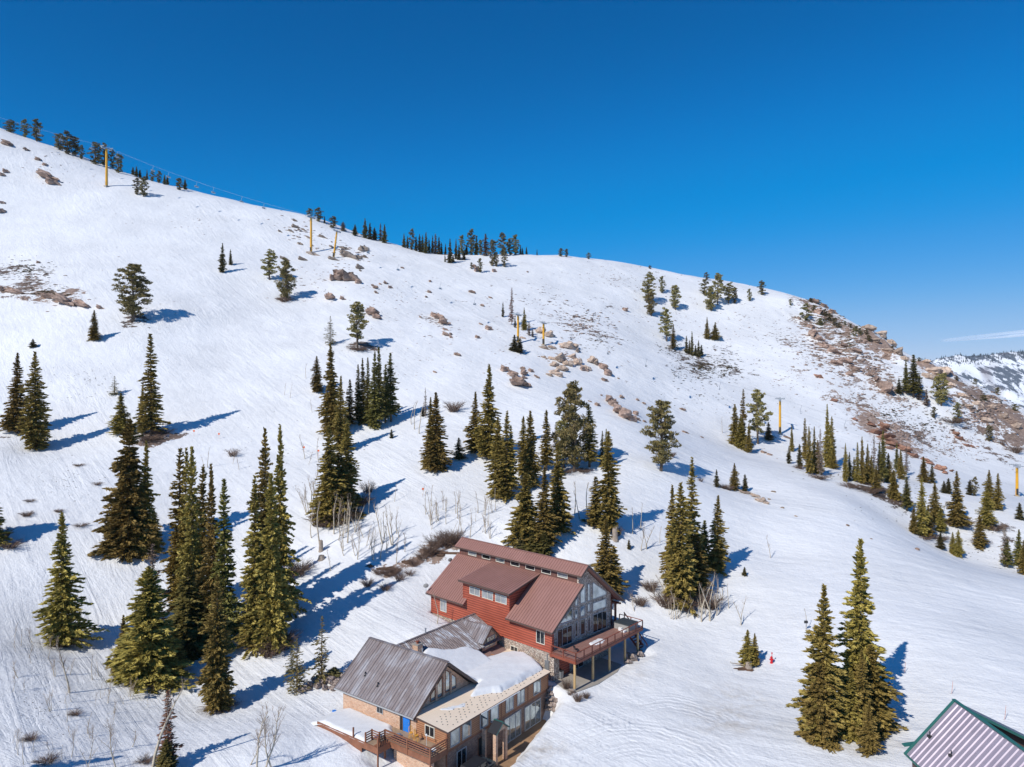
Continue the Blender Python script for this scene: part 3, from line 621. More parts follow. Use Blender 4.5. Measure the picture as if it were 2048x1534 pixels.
# snow remnant on the deck, patio chairs
def blob(name,outline,z0,h,m='snow',parent=None,seed=0,res=.14,ragged=.25,zf=None):
    ol=np.array(outline,float); x0,y0=ol.min(0)-.2; x1,y1=ol.max(0)+.2
    xs=np.arange(x0,x1,res); ys=np.arange(y0,y1,res); X,Y=np.meshgrid(xs,ys)
    ins=np.zeros(X.shape,bool); D=np.full(X.shape,1e9); n=len(ol)
    for i in range(n):
        ax_,ay=ol[i]; bx,by=ol[(i+1)%n]
        c=((ay>Y)!=(by>Y)); xi=(bx-ax_)*(Y-ay)/((by-ay) if by!=ay else 1e-9)+ax_; ins^=(c&(X<xi))
        t=np.clip(((X-ax_)*(bx-ax_)+(Y-ay)*(by-ay))/((bx-ax_)**2+(by-ay)**2),0,1); D=np.minimum(D,np.hypot(X-ax_-t*(bx-ax_),Y-ay-t*(by-ay)))
    D=np.where(ins,D,-D)+fbm(X,Y,1/.7,3,seed+2)*ragged
    base=zf(X,Y) if zf else np.full(X.shape,float(z0))
    H=base+h*np.sqrt(np.clip(D/(h*.9+.05),0,1))*(1+.18*fbm(X,Y,1/2.5,3,seed))+.0
    H=np.where(D>-.02,H,base-.05)
    id_=np.arange(X.size).reshape(X.shape); k=(D>-.02); fm=k[:-1,:-1]|k[1:,:-1]|k[:-1,1:]|k[1:,1:]
    fq=np.stack([id_[:-1,:-1],id_[:-1,1:],id_[1:,1:],id_[1:,:-1]],-1)[fm]
    Vv=np.stack([X,Y,np.where(k,H,base-.04)],-1).reshape(-1,3); used=np.unique(fq); mp=np.zeros(X.size,int); mp[used]=np.arange(len(used))
    me=npmesh(name,Vv[used],mp[fq],M[m],True); return obj(name,me,None,parent)
o=blob('snow_patch',[(5.2,-2.6),(6.5,-2.9),(8.1,-2.5),(8.0,-1.9),(6.9,-1.5),(5.6,-1.8)],-.02,.12,seed=4,ragged=.35); o.location=tuple(RO); o.rotation_euler=(0,0,RA); tag(o,'melting patch of white snow lying on the red deck boards','snow patch',None,'stuff')
for i,(x,y,a) in enumerate(((1.0,-1.1,.3),(1.9,-2.6,1.2))):
    t=thing('patio_chair',('dark folding patio chair close to the left sliding door of the red house','dark folding patio chair by the railing at the near end of the red deck')[i],'chair',on_loc(RO,RA,x,y),RA+a,'patio chairs on the red deck')
    b=MB(); b.box((-.25,-.25,.4),(.25,.25,.44)); b.build('seat','darkmetal',t)
    b=MB(); b.bar((-.25,.25,.42),(-.25,.42,.95),.03); b.bar((.25,.25,.42),(.25,.42,.95),.03); b.box((-.25,.3,.6),(.25,.33,.9)); b.build('backrest','darkmetal',t)
    for sx in (-.24,.24):
        for sy in (-.24,.24): b=MB(); b.bar((sx,sy,0),(sx,sy,.42),.03); b.build('leg','darkmetal',t)
# satellite dishes
def dish(loc,rz,label,h=.9,s=1.0):
    t=thing('satellite_dish',label,'satellite dish',loc,rz,'satellite dishes by the red house')
    b=MB(); b.tube([(0,0,-h),(0,0,.0)],.035*s,8); b.build('mast','metal',t)
    b=MB(); k=0; rings=5; n=20
    for r in range(rings+1):
        rr=.42*s*r/rings
        for j in range(n):
            a=2*math.pi*j/n; b.v.append((rr*math.cos(a),-.12*s+.35*(rr*rr)/s*-1.2+.1,rr*math.sin(a)*.8+.22*s))
    for r in range(rings):
        for j in range(n): b.f.append((r*n+j,r*n+(j+1)%n,(r+1)*n+(j+1)%n,(r+1)*n+j))
    d_=b.build('reflector','tubgrey',t,True)
    b=MB(); b.bar((0,-.1,-.05),(0,-.6*s,.1),.03); b.box((-.05,-.66*s,.05),(.05,-.56*s,.18)); b.build('feed_arm','darkmetal',t)
dish(on_loc(RO,RA,-1.1,24.0,3.7),RA+R(150),'grey satellite dish at the far left roof corner of the red house',1.2,1.0)
dish(on_loc(RO,RA,5.0,25.4,6.3),RA+R(165),'small satellite dish behind the far gable end of the red house',3.5,.9)
# ---- lodge
LH=thing('stone_lodge','two storey brown log and stone lodge with snow on its low roof','house',tuple(LO),LA)
w_=MB(); w_.box((0,0,-2.1),(19,.2,.02)); w_.prism([(.0,-2.12),(4.45,-2.12),(4.45,.36),(0,.03)],0,0,.2); w_.prism([(.2,-2.12),(9,-2.12),(9,.3),(.2,.03)],0,18.8,19)
w_.build('log_wall','brownlog',LH)
w_=MB(); w_.box((0,-.03,-2.25),(19.03,0,-2.08)); w_.box((-.04,-.04,-5.6),(.0,.12,0.0)) ; w_.box((18.97,-.05,-2.2),(19.05,.1,0)); w_.box((9.3,-.04,-2.2),(9.42,0,0)); w_.box((14.6,-.04,-2.2),(14.72,0,0)); w_.build('trim_board','brownwood',LH)
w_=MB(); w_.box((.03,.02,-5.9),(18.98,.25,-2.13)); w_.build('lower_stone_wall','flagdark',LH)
w_=MB(); w_.box((.03,.25,-5.9),(.25,4.4,-2.13)); w_.box((18.75,.25,-5.9),(18.98,14,-.3))
w_.box((.02,4.46,-5.6),(.25,16.4,.33)); w_.prism([(.05,-.3),(10.1,-.3),(10.1,.25),(5.05,4.35),(.05,.45)],1,5.1,5.3); w_.prism([(.05,-5),(10.1,-5),(10.1,.25),(5.05,4.35),(.05,.45)],1,16.15,16.38)
w_.box((-1.9,.3,-5.9),(-1.65,5.9,-2.0))
w_.build('stone_wall','flag',LH)
rf=MB(); rf.slab([(-.2,-.3,.09),(19.3,-.3,.09),(19.3,5,.46),(-.2,5,.46)],.12); rf.slab([(10,5,.46),(21.4,5,.46),(22.3,9.6,.0),(10,9.6,.0)],.12)
FR=rf.build('flat_roof','tan',LH)
b=MB()
for k in range(26):
    for r in range(6):
        if (k*7+r*3)%5==0: continue
        x=.6+k*.72+(r%2)*.3; y=.3+r*.42; z=.1+.0698*(y+.3)
        b.box((x-.045,y-.045,z),(x+.045,y+.045,z+.04))
b.build('snow_guard','darkmetal',FR)['kind']='stuff'
b=MB(); b.bar((-.2,-.34,.03),(19.3,-.34,.03),.05,.14); b.bar((-.24,-.3,.03),(-.24,4.3,.36),.05,.14); b.build('roof_edge','fascia',FR)
b=MB(); b.bar((5.2,-.42,.02),(12.4,-.42,.02),.1,.07); b.build('gutter','white',FR)
# steep gabled roof over the stone wing
def ribbed(mb,e0,e1,t1,t0,per=.24,h=.06):
    e0,e1,t1,t0=[Vector(p) for p in (e0,e1,t1,t0)]; n=int((e1-e0).length/per); nr=(e1-e0).cross(t0-e0).normalized(); nr=nr if nr.z>0 else -nr
    k=len(mb.v); m=0
    for i in range(n):
        for f_,hh in ((0,.01),(.25,.01),(.5,h),(.8,h)):
            t=(i+f_)/n; mb.v+=[tuple(e0.lerp(e1,t)+nr*hh),tuple(t0.lerp(t1,t)+nr*hh)]; m+=1
    mb.f+=[(k+2*i,k+2*i+1,k+2*i+3,k+2*i+2) for i in range(m-1)]
def corr_slab(mb,e0,e1,t1,t0,th=.08): mb.slab([e0,e1,t1,t0],th)
zg=lambda x:.33+.785*(x+.45)
rf=MB(); rf.slab([(-.45,4.35,.33),(-.45,17.4,.33),(5.05,17.4,4.65),(5.05,4.35,4.65)],.1); rf.slab([(10.55,17.4,.33),(10.55,4.35,.33),(5.05,4.35,4.65),(5.05,17.4,4.65)],.1); ribbed(rf,(-.45,4.35,.33),(-.45,17.4,.33),(5.05,17.4,4.65),(5.05,4.35,4.65)); rf.bar((5.05,4.3,4.72),(5.05,17.45,4.72),.4,.05)
GR=rf.build('gable_roof','corrY',LH)
for y_,k_ in ((4.3,.3),(17.43,.25)):
    for p_ in (-.5,10.6): MB().bar((p_,y_,.2),(5.05,y_,4.56),.06,k_).build('rake_board','fascia',GR)
b=MB(); b.bar((-.52,4.35,.25),(-.52,17.4,.25),.13,.12); b.build('gutter','grayframe',GR)
for (x,y) in ((1.5,14.24),(1.0,11.55)):
    b=MB(); z=zg(x); b.box((x-.12,y-.12,z-.05),(x+.12,y+.12,z+.08)); b.tube([(x,y,z),(x-.05,y-.03,z+.5)],.05,7); b.bar((x-.05,y,z+.35),(x+.3,y+.22,z+.3),.05,.12); b.build('roof_vent','darkmetal',GR)
b=MB(); b.tube([(5.3,8.6,4.3),(5.3,8.6,5.1)],.06,8); b.tube([(5.3,8.6,5.1),(5.3,8.6,5.2)],.1,8); b.build('vent_pipe','metal',GR)
for pts in ([(2.94,.72),(3.66,.72),(3.66,2.0),(2.94,1.5)],[(4.02,.76),(4.85,.76),(4.85,2.95),(4.02,2.25)],[(5.4,.92),(6.15,.92),(6.15,2.95),(5.4,3.5)],[(6.48,.86),(7.24,.86),(7.24,2.05),(6.48,2.68)]):
    polywin(LH,5.1,pts,'glassr','brownwood')
b=MB()
for x in (3.84,5.12,6.31): b.box((x-.13,4.98,.45),(x+.13,5.1,2.9 if x<5 else (3.6 if x<6 else 2.9)))
b.build('mullion_post','flag',LH)
# back roof, dormer, chimney
zb=lambda y:3.55-.41*(15-y)
rf=MB(); rf.slab([(8,9.6,zb(9.6)),(22.1,9.6,zb(9.6)),(22.78,15,3.55),(6.6,15,3.55)],.1); ribbed(rf,(8,9.6,zb(9.6)),(22.1,9.6,zb(9.6)),(22.78,15,3.55),(6.6,15,3.55)); rf.slab([(22.9,19.5,.85),(2.6,19.5,.85),(6.6,15,3.55),(22.78,15,3.55)],.1); rf.bar((6.3,15,3.58),(22.75,15,3.58),.35,.05)
BR=rf.build('back_roof','corrX',LH)
b=MB(); b.tube([(12.7,15.1,3.2),(12.7,15.1,4.1)],.09,8); b.tube([(12.7,15.1,4.1),(12.7,15.1,4.2)],.14,8); b.build('vent_pipe','metal',BR)
rf=MB(); rf.slab([(17.8,14.9,1.8),(17.8,9.5,1.8),(19.7,9.5,3.56),(19.7,15.0,3.56)],.09); ribbed(rf,(17.8,14.9,1.8),(17.8,9.5,1.8),(19.7,9.5,3.56),(19.7,15.0,3.56)); rf.slab([(21.7,9.5,1.7),(21.7,14.9,1.7),(19.7,15.0,3.56),(19.7,9.5,3.56)],.09); rf.bar((19.7,9.45,3.62),(19.7,15.0,3.62),.22,.04)
D_=rf.build('dormer_roof','corrY',LH)
MB().bar((17.75,9.45,1.7),(19.7,9.45,3.5),.05,.2).build('rake_board','fascia',D_); MB().bar((19.7,9.45,3.5),(21.7,9.45,1.62),.05,.2).build('rake_board','fascia',D_)
w_=MB(); w_.prism([(18.2,-.2),(21.4,-.2),(21.4,1.9),(19.7,3.42),(18.2,2.1)],1,9.95,10.1); w_.box((18.2,10.1,.3),(18.35,13,2.1)); w_.box((21.25,10.1,.3),(21.4,13,1.9)); w_.build('dormer_wall','flag',LH)
window(LH,1,9.95,-1,18.65,20.9,.85,2.2,'glassr','grayframe',1)
rf=MB(); rf.slab([(15.5,7.2,-.4),(21.6,7.2,-.4),(21.9,9.98,.6),(15.5,9.98,.6)],.08); ribbed(rf,(15.5,7.2,-.4),(21.6,7.2,-.4),(21.9,9.98,.6),(15.5,9.98,.6)); rf.build('lower_roof','fascia2',LH)
w_=MB(); w_.box((8.75,12.7,.5),(9.65,13.6,3.55)); CH=w_.build('chimney','flag',LH)
w_=MB(); w_.box((8.68,12.63,3.55),(9.72,13.67,3.68)); w_.build('chimney_cap','concrete',CH); w_=MB(); w_.tube([(9.2,13.15,3.68),(9.2,13.15,4.0)],.16,8); w_.box((8.95,12.95,3.9),(9.45,13.35,3.96)); w_.build('chimney_pot','deckwood',CH)
# windows
for i,(a0,a1) in enumerate(((.52,1.99),(2.43,3.88),(5.42,6.85),(7.33,8.78))): window(LH,1,0,-1,a0,a1,-1.9,-.12,'glassr','grayframe',0,.07)
for i,(a0,a1) in enumerate(((10.17,11.67),(12.41,13.9),(15.8,17.34))): window(LH,1,0,-1,a0,a1,-1.87,-.12,'glassr','grayframe',1,.07)
window(LH,1,.02,-1,9.9,13.2,-5.48,-2.5,'glassr','grayframe',2,.09,'sliding_door'); window(LH,1,.02,-1,13.95,17.4,-5.48,-2.6,'glassr','grayframe',2,.09,'sliding_door')
window(LH,1,.02,-1,1.55,3.1,-5.4,-2.75,'glass','grayframe',1,.08,'sliding_door'); window(LH,1,.02,-1,5.1,5.8,-4.8,-2.75,'glass','brownwood',0,.05,'narrow_window')
window(LH,0,0,-1,1.72,3.12,-1.22,-.05,'glass','frame',1,.09); window(LH,0,.02,-1,9.6,10.6,-.85,-.12,'glass','grayframe',1,.06)
# blue door
f=MB(); f.box((-.06,5.3,-1.72),(.02,5.38,.32)); f.box((-.06,6.42,-1.72),(.02,6.5,.32)); f.box((-.055,5.38,.2),(.02,6.42,.3)); f.box((-.1,6.62,-1.7),(.02,6.86,.32)); DF=f.build('door_frame','darkmetal',LH)
f=MB(); f.box((-.04,5.39,-1.7),(.01,6.41,.19))
for k in range(6): f.box((-.055,5.42+k*.17,-1.66),(-.04,5.53+k*.17,.16))
DO=f.build('door','blue',LH); DO['label']='bright blue plank door'; f=MB(); f.box((-.1,5.48,-.75),(-.055,5.54,-.6)); f.build('handle','metal',DO)
# entrance arch
w_=MB(); w_.box((5.75,-2.0,-5.7),(6.12,-1.6,-1.9)); w_.box((7.5,-2.0,-5.7),(7.87,-1.6,-1.9)); w_.prism([(5.75,-1.95),(7.87,-1.95),(6.81,-1.15)],1,-1.98,-1.62); w_.box((5.75,-.5,-5.7),(6.0,0,-1.9)); w_.box((7.62,-.5,-5.7),(7.87,0,-1.9)); PW=w_.build('porch_pier','flag',LH)
w_=MB(); w_.slab([(5.6,-2.2,-1.95),(5.6,-.9,-1.95),(6.81,-.9,-1.02),(6.81,-2.2,-1.02)],.09); w_.slab([(8.02,-.9,-1.95),(8.02,-2.2,-1.95),(6.81,-2.2,-1.02),(6.81,-.9,-1.02)],.09); PR=w_.build('porch_roof','jeeptop',LH)
w_=MB(); w_.bar((5.57,-2.23,-2.0),(6.81,-2.23,-1.04),.03,.1); w_.bar((6.81,-2.23,-1.04),(8.05,-2.23,-2.0),.03,.1); w_.bar((6.81,-2.2,-.98),(6.81,-.9,-.98),.18,.03); w_.build('porch_trim','teal',PR)
# lodge deck and ramp
dk=MB(); dk.box((-2.55,0.02,-1.8),(-.02,6.7,-1.72)); dk.box((-4.3,6.6,-1.82),(-.02,15.2,-1.74)); DK2=dk.build('deck','brownwood2',LH)
dk=MB(); dk.box((-2.62,-.05,-2.3),(-2.52,6.6,-1.7)); dk.box((-2.6,-.1,-2.3),(-.0,-.0,-1.7)); dk.box((-4.4,5.8,-2.35),(-4.3,15.6,-1.66)); dk.box((-4.4,5.7,-2.35),(-2.6,5.8,-1.66)); dk.box((-4.3,5.8,-1.8),(-2.6,6.6,-1.73))
dk.box((-4.38,8.2,-3.2),(-4.32,15.6,-2.3)); dk.build('deck_skirt','brownwood',DK2)
pp=[(-2.6,-.05),(-2.6,3.2),(-2.6,6.55),(-3.35,6.6),(-3.4,7.7),(-4.3,7.7)]
for (x,y) in pp[:4]+[(-4.32,5.78),(-3.4,7.7),(-4.3,7.7),(-4.32,9.6),(-.03,-.07)]:
    dk=MB(); zb_=-5.6 if y<6 else (-4.4 if y<7 else -3.6); dk.box((x-.07,y-.07,zb_ if (x,y) in ((-4.32,5.78),(-2.6,6.55),(-2.6,-.05),(-4.32,9.6)) else -2.3),(x+.07,y+.07,-.62)); dk.build('post','brownwood',DK2)
dk=MB()
def r4(p,q):
    for z in (-.72,-.97,-1.22,-1.47): dk.bar((p[0],p[1],z),(q[0],q[1],z),.05,.11)
r4(pp[0],pp[1]); r4(pp[1],pp[2]); r4((-2.6,-.05),(-.05,-.07)); r4(pp[2],pp[3]); r4((-4.32,5.78),(-3.35,6.6)); r4(pp[3],pp[4]); r4(pp[4],pp[5]); dk.bar((-2.6,-.05,-.63),(-2.6,6.55,-.63),.15,.04); dk.bar((-2.6,-.05,-.63),(-.05,-.07,-.63),.15,.04)
dk.build('railing','brownwood',DK2)
# snow lying on roofs and ramp
def zroof(X,Y):
    f=np.where(Y<5,.09+.0698*(Y+.3),.46-.1*(Y-5)); g_=np.where(Y<9.6,np.where(X>16.5,.6-.36*(9.98-Y),3.55-.41*(15-Y)),np.where(Y<15,3.55-.41*(15-Y),3.55-.6*(Y-15))); a=4.65-.785*(X-5.05)
    return np.maximum(np.maximum(f,g_),np.where((Y>4.35)&(X<10.6)&(X>5),a,-9))
OUT=[(10.3,4.2),(8.6,3.6),(7.4,2.9),(8.6,2.2),(9.8,1.7),(10.6,.95),(11.4,1.0),(14,.85),(17.5,.9),(19.0,.75),(20.2,2.6),(21.3,5.0),(21.0,6.8),(19.6,7.9),(17.6,8.6),(16.4,9.6),(15.6,10.7),(13.8,11.0),(12.3,11.6),(10.6,12.9),(9.8,12.6),(8.2,11.9),(6.3,10),(6.5,6.2),(9.6,4.8)]
o=blob('roof_snow',OUT,0,.5,zf=zroof,seed=11,res=.16,ragged=.12); o.location=tuple(LO); o.rotation_euler=(0,0,LA); tag(o,'deep white snow filling the low roof of the brown lodge','roof snow',None,'stuff')
o=blob('snow_patch',[(2.6,2.6),(4.4,2.3),(5.6,2.0),(5.9,2.5),(4.6,2.9),(3.0,3.3)],0,.05,zf=zroof,seed=15,res=.08,ragged=.55); o.location=tuple(LO); o.rotation_euler=(0,0,LA); tag(o,'thin ragged snow patch on the tan lodge roof','snow patch',None,'stuff')
o=blob('snow_patch',[(9,15.6),(18,15.6),(19,18.5),(10,19.3),(7,18.6),(7,17)],0,.2,zf=zroof,seed=18,res=.2); o.location=tuple(LO); o.rotation_euler=(0,0,LA); tag(o,'snow on the far slope of the corrugated lodge roof','snow patch',None,'stuff')
o=blob('ramp_snow',[(-4.25,7.9),(-.9,7.2),(-.1,8.2),(.0,17.5),(-4.5,17.0),(-4.35,15)],-1.74,.3,seed=12,res=.14,ragged=.12,zf=lambda X,Y:-1.74-np.clip(Y-14.9,0,4)*.35); o.location=tuple(LO); o.rotation_euler=(0,0,LA); tag(o,'bank of white snow covering the wooden ramp beside the stone wing','snow bank',None,'stuff')
# deck furniture
def stool(x,y,a,label):
    t=thing('bar_stool',label,'stool',on_loc(LO,LA,x,y,-1.72),LA+a,'yellow stools on the lodge deck')
    b=MB(); n=12; b.prism([(.22*math.cos(2*math.pi*i/n),.22*math.sin(2*math.pi*i/n)) for i in range(n)],2,.7,.75); b.build('seat','stool',t)
    b=MB(); pts=[(.21*math.cos(a_),.14+.12*0,.75) for a_ in (0,)]
    arc=[(-.21,.12,.75),(-.23,.18,1.05),(-.15,.2,1.3),(0,.21,1.38),(.15,.2,1.3),(.23,.18,1.05),(.21,.12,.75)]; b.tube(arc,.022,6)
    for s in (-.1,0,.1): b.tube([(s,.14,.75),(s,.2,1.34)],.014,5)
    b.build('backrest','stool',t)
    for sx in (-1,1):
        for sy in (-1,1): b=MB(); b.tube([(sx*.14,sy*.14,.7),(sx*.22,sy*.22,0)],.022,6); b.build('leg','stool',t)
    b=MB(); b.tube([(-.19,-.19,.3),(.19,-.19,.3),(.19,.19,.3),(-.19,.19,.3),(-.19,-.19,.3)],.014,5); b.build('footrest','stool',t)
stool(-.95,3.5,.4,'yellow spindle back bar stool nearer the cream framed window on the deck'); stool(-.9,4.35,-.5,'yellow spindle back bar stool next to the blue door on the deck')
t=thing('patio_lamp','slim white standing lamp by the cream framed window of the lodge deck','lamp',on_loc(LO,LA,-1.3,1.7,-1.72),LA)
b=MB(); b.tube([(0,0,0),(0,0,1.3)],.02,6); b.prism([(.16*math.cos(i*.785),.16*math.sin(i*.785)) for i in range(8)],2,0,.04); b.build('stand','white',t); b=MB(); b.tube([(0,0,1.28),(0,0,1.38),(0,0,1.52)],[.06,.12,.05],8); b.build('lamp_head','white',t)
for i,(x,y,s,mm,nm,lb,cat) in enumerate(((-1.3,5.9,(.35,.28,.3),'curt','tarp_bundle','crumpled pale tarp bundle leaning before the blue door','bundle'),(-1.2,.9,(.4,.3,.2),'white','cloth_heap','heap of pale cloth by the corner of the lodge deck','cloth'),(-.8,.5,(.3,.25,.22),'redleaf','cushion_heap','small red and brown heap in the lodge deck corner','cushions'),(-.9,16.9,(.3,.25,.25),'blue','bucket','bright blue bucket at the left corner of the stone wing','bucket'))):
    if nm=='bucket':
        b=MB(); b.tube([(0,0,0),(0,0,.4)],[.19,.25],12); o=b.build(nm,mm); b=MB(); b.tube([(-.24,0,.38),(-.2,0,.6),(0,0,.68),(.2,0,.6),(.24,0,.38)],.012,5); b.build('handle','metal',o)
        p=loc2w(LO,LA,x,y,0); o.location=(p[0],p[1],float(zat(p[0],p[1]))-.05)
    else:
        b=MB(); nn=9
        import mathutils.noise as mn
        for j in range(nn):
            for k in range(12):
                th=math.pi*j/(nn-1); ph=2*math.pi*k/12; v_=Vector((math.sin(th)*math.cos(ph),math.sin(th)*math.sin(ph),max(math.cos(th),-.2)))
                r_=1+.5*mn.noise(v_*2.2+Vector((i*5,0,0))); b.v.append((v_.x*s[0]*r_,v_.y*s[1]*r_,v_.z*s[2]*r_+.06))
        for j in range(nn-1):
            for k in range(12): b.f.append((j*12+k,j*12+(k+1)%12,(j+1)*12+(k+1)%12,(j+1)*12+k))
        o=b.build(nm,mm); o.location=loc2w(LO,LA,x,y,-1.72)
    tag(o,lb,cat)
# walkway
w_=MB(); w_.prism([(-4,-.0),(19.6,-.0),(19.6,-.8),(12,-2.6),(6,-4.4),(-4,-4.8)],2,-.1,0); o=w_.build('walkway','wetconcrete'); o.location=on_loc(LO,LA,0,0,-5.5); o.rotation_euler=(0,0,LA); tag(o,'brown concrete walkway below the lodge front',None,None,'structure')
# parked off-road vehicle
J=thing('parked_car','dark off-road car with black soft top parked against the lodge front','car',on_loc(LO,LA,2.9,-1.75,-5.5),LA)
b=MB(); b.prism([(-2.0,.5),(2.1,.5),(2.15,.95),(2.05,1.12),(1.0,1.2),(.95,1.22),(-2.0,1.22)],1,-.8,.8); b.box((2.05,-.82,.45),(2.28,.82,.68)); b.build('body','jeepgreen',J)
b=MB(); b.prism([(-1.98,1.22),(.95,1.22),(.7,1.86),(.5,1.92),(-1.85,1.92),(-1.98,1.8)],1,-.72,.72); b.build('soft_top','jeeptop',J)
b=MB(); b.add([(.97,-.66,1.26),(.97,.66,1.26),(.745,.62,1.8),(.745,-.62,1.8)],[(0,1,2,3)]); b.add([(1.0,-.66,1.26),(1.0,.66,1.26),(.775,.62,1.8),(.775,-.62,1.8)],[(0,1,2,3)]); b.build('windshield','glassr',J)
for s in (-1,1):
    b=MB(); b.box((-.35,s*.73-.01,1.3),(.55,s*.73+.01,1.74)); b.box((-1.6,s*.73-.01,1.3),(-.55,s*.73+.01,1.74)); b.build('side_window','glass',J)
    b=MB(); b.tube([(2.15,s*.55,.9),(2.2,s*.55,.9)],.11,10); b.build('headlight','white',J)
    b=MB(); b.box((.7,s*.82-.04 if s>0 else s*.82-.14,1.25),(.8,s*.82+.14 if s>0 else s*.82+.04,1.4)); b.build('mirror','darkmetal',J)
    for x in (-1.35,1.4):
        b=MB(); b.tube([(x,s*.62,.4),(x,s*.88,.4)],.4,16); wt=b.build('wheel','tyre',J); b=MB(); b.tube([(x,s*.86,.4),(x,s*.9,.4)],.22,12); b.build('rim','metal',wt)
        b=MB(); b.prism([(x-.55,.5),(x+.55,.5),(x+.45,.9),(x-.45,.9)],1,*sorted((s*.8,s*.9))); b.build('fender','darkmetal',J)
# ---- building at the lower right edge
GX0,GZ,GY0=42.3,-30.3,68.0
GB=thing('storage_building','dark walled building with pale corrugated roof and teal trim at lower right','building',(GX0,GY0,GZ),0)
rf=MB(); n=44; y0,y1=-16,0.0; e=-4.65; ez=-5.05
# corrugated sheet with real ribs: profile along y, extruded down the slope
prof=[]; per=.62
yy=y1-.35
while yy>y0: prof+= [(yy,0),(yy-.2,0),(yy-.27,.09),(yy-.5,.09),(yy-.57,0)]; yy-=per
nr=Vector((-5.05,0,4.65)).normalized()*1.0
vs=[]
for (y,h) in prof:
    off=Vector((-math.sin(math.atan2(5.05,4.65)),0,math.cos(math.atan2(5.05,4.65))))*h
    vs+= [Vector((-.12,y,-.13))+off,Vector((e,y,ez))+off]
k=len(rf.v); rf.v+=[tuple(v) for v in vs]; rf.f+=[(2*i,2*i+1,2*i+3,2*i+2) for i in range(len(prof)-1)]
rf.slab([(e,y0,ez-.03),(e,y1,ez-.03),(0,y1,-.03),(0,y0,-.03)],.1)
o=rf.build('roof','gcorr',GB)
b=MB(); b.bar((e-.05,-.12,ez-.02),(0,-.12,.04),.3,.08,(-.73,0,.68)); b.bar((0,y0,.06),(0,.05,.06),.34,.06); b.bar((e-.04,y0,ez-.1),(e-.04,.1,ez-.1),.1,.16); b.bar((e,.35,ez+.55),(e+1.4,.35,ez+.75),.5,.12); b.build('teal_trim','teal',o)
rf=MB(); rf.slab([(.1,-1.6,-.06),(.1,.05,-.06),(10,.05,-4.9),(10,-1.6,-4.9)],.1); o2=rf.build('lean_to_roof','gdark',GB)
b=MB(); b.bar((.2,-1.65,-.2),(10,-1.65,-5.0),.08,.25); b.build('lean_to_trim','teal',o2)
for (x,y) in ((-2.85,-.95),(-2.9,-4.3)):
    b=MB(); z=x*5.05/4.65; b.box((x-.16,y-.2,z-.05),(x+.2,y+.2,z+.16)); b.tube([(x,y,z),(x,y,z+.55)],.05,7); b.build('roof_vent','darkmetal',o)
w_=MB(); w_.box((-4.2,-16,-8.6),(10,-.4,-4.75)); w_.prism([(-4.2,-4.8),(10,-4.8),(10,-4.95),(0,-.3)],1,-.65,-.42); w_.build('wall','fascia',GB)
# ------------------------------------------------------------------ vegetation meshes
class QB:
    """collects many small quads"""
    def __init__(s): s.c=[]; s.a=[]; s.b=[]
    def put(s,c,a,b): s.c.append(c); s.a.append(a); s.b.append(b)
    def mesh(s,name,m):
        c=np.concatenate(s.c); a=np.concatenate(s.a); b=np.concatenate(s.b)
        # leaf-shaped: pointed outer end
        V=np.stack([c-a-b*.45,c-a*.2+b*-.0-b,c+a,c-a*.2+b],1).reshape(-1,3); F_=np.arange(len(V)).reshape(-1,4)
        return npmesh(name,V,F_,m)
def unit(v): return v/np.maximum(np.linalg.norm(v,axis=-1,keepdims=True),1e-9)
def sprays(q,rng,P0,D,r,n,size,roll=.9):
    """n sprays along each branch: P0 (k,3) base, D (k,3) unit dir, r (k,) length"""
    k=len(P0); t=rng.uniform(.12,1,(k,n))**.75; side=rng.choice([-1,1],(k,n)); up=np.array([0,0,1.])
    lat=unit(np.cross(D,up))[:,None,:]
    droop=-(t**2)*.16*r[:,None]
    c=P0[:,None,:]+D[:,None,:]*(t*r[:,None])[...,None]+lat*(side*rng.uniform(0,.22,(k,n))*(1-t*.6)*r[:,None])[...,None]
    c[...,2]+=droop+rng.normal(0,.05,(k,n))*size*3
    a=unit(D[:,None,:]*1.0+lat*(side*rng.uniform(.1,.9,(k,n)))[...,None]+rng.normal(0,.22,(k,n,3)))
    w_=unit(np.cross(a,up)+1e-6); w2=np.cross(a,w_); ro=rng.normal(0,roll,(k,n))[...,None]
    b=w_*np.cos(ro)+w2*np.sin(ro)
    L_=size*rng.uniform(.65,1.25,(k,n))[...,None]
    q.put(c.reshape(-1,3),(a*L_).reshape(-1,3),(b*L_*.36).reshape(-1,3))
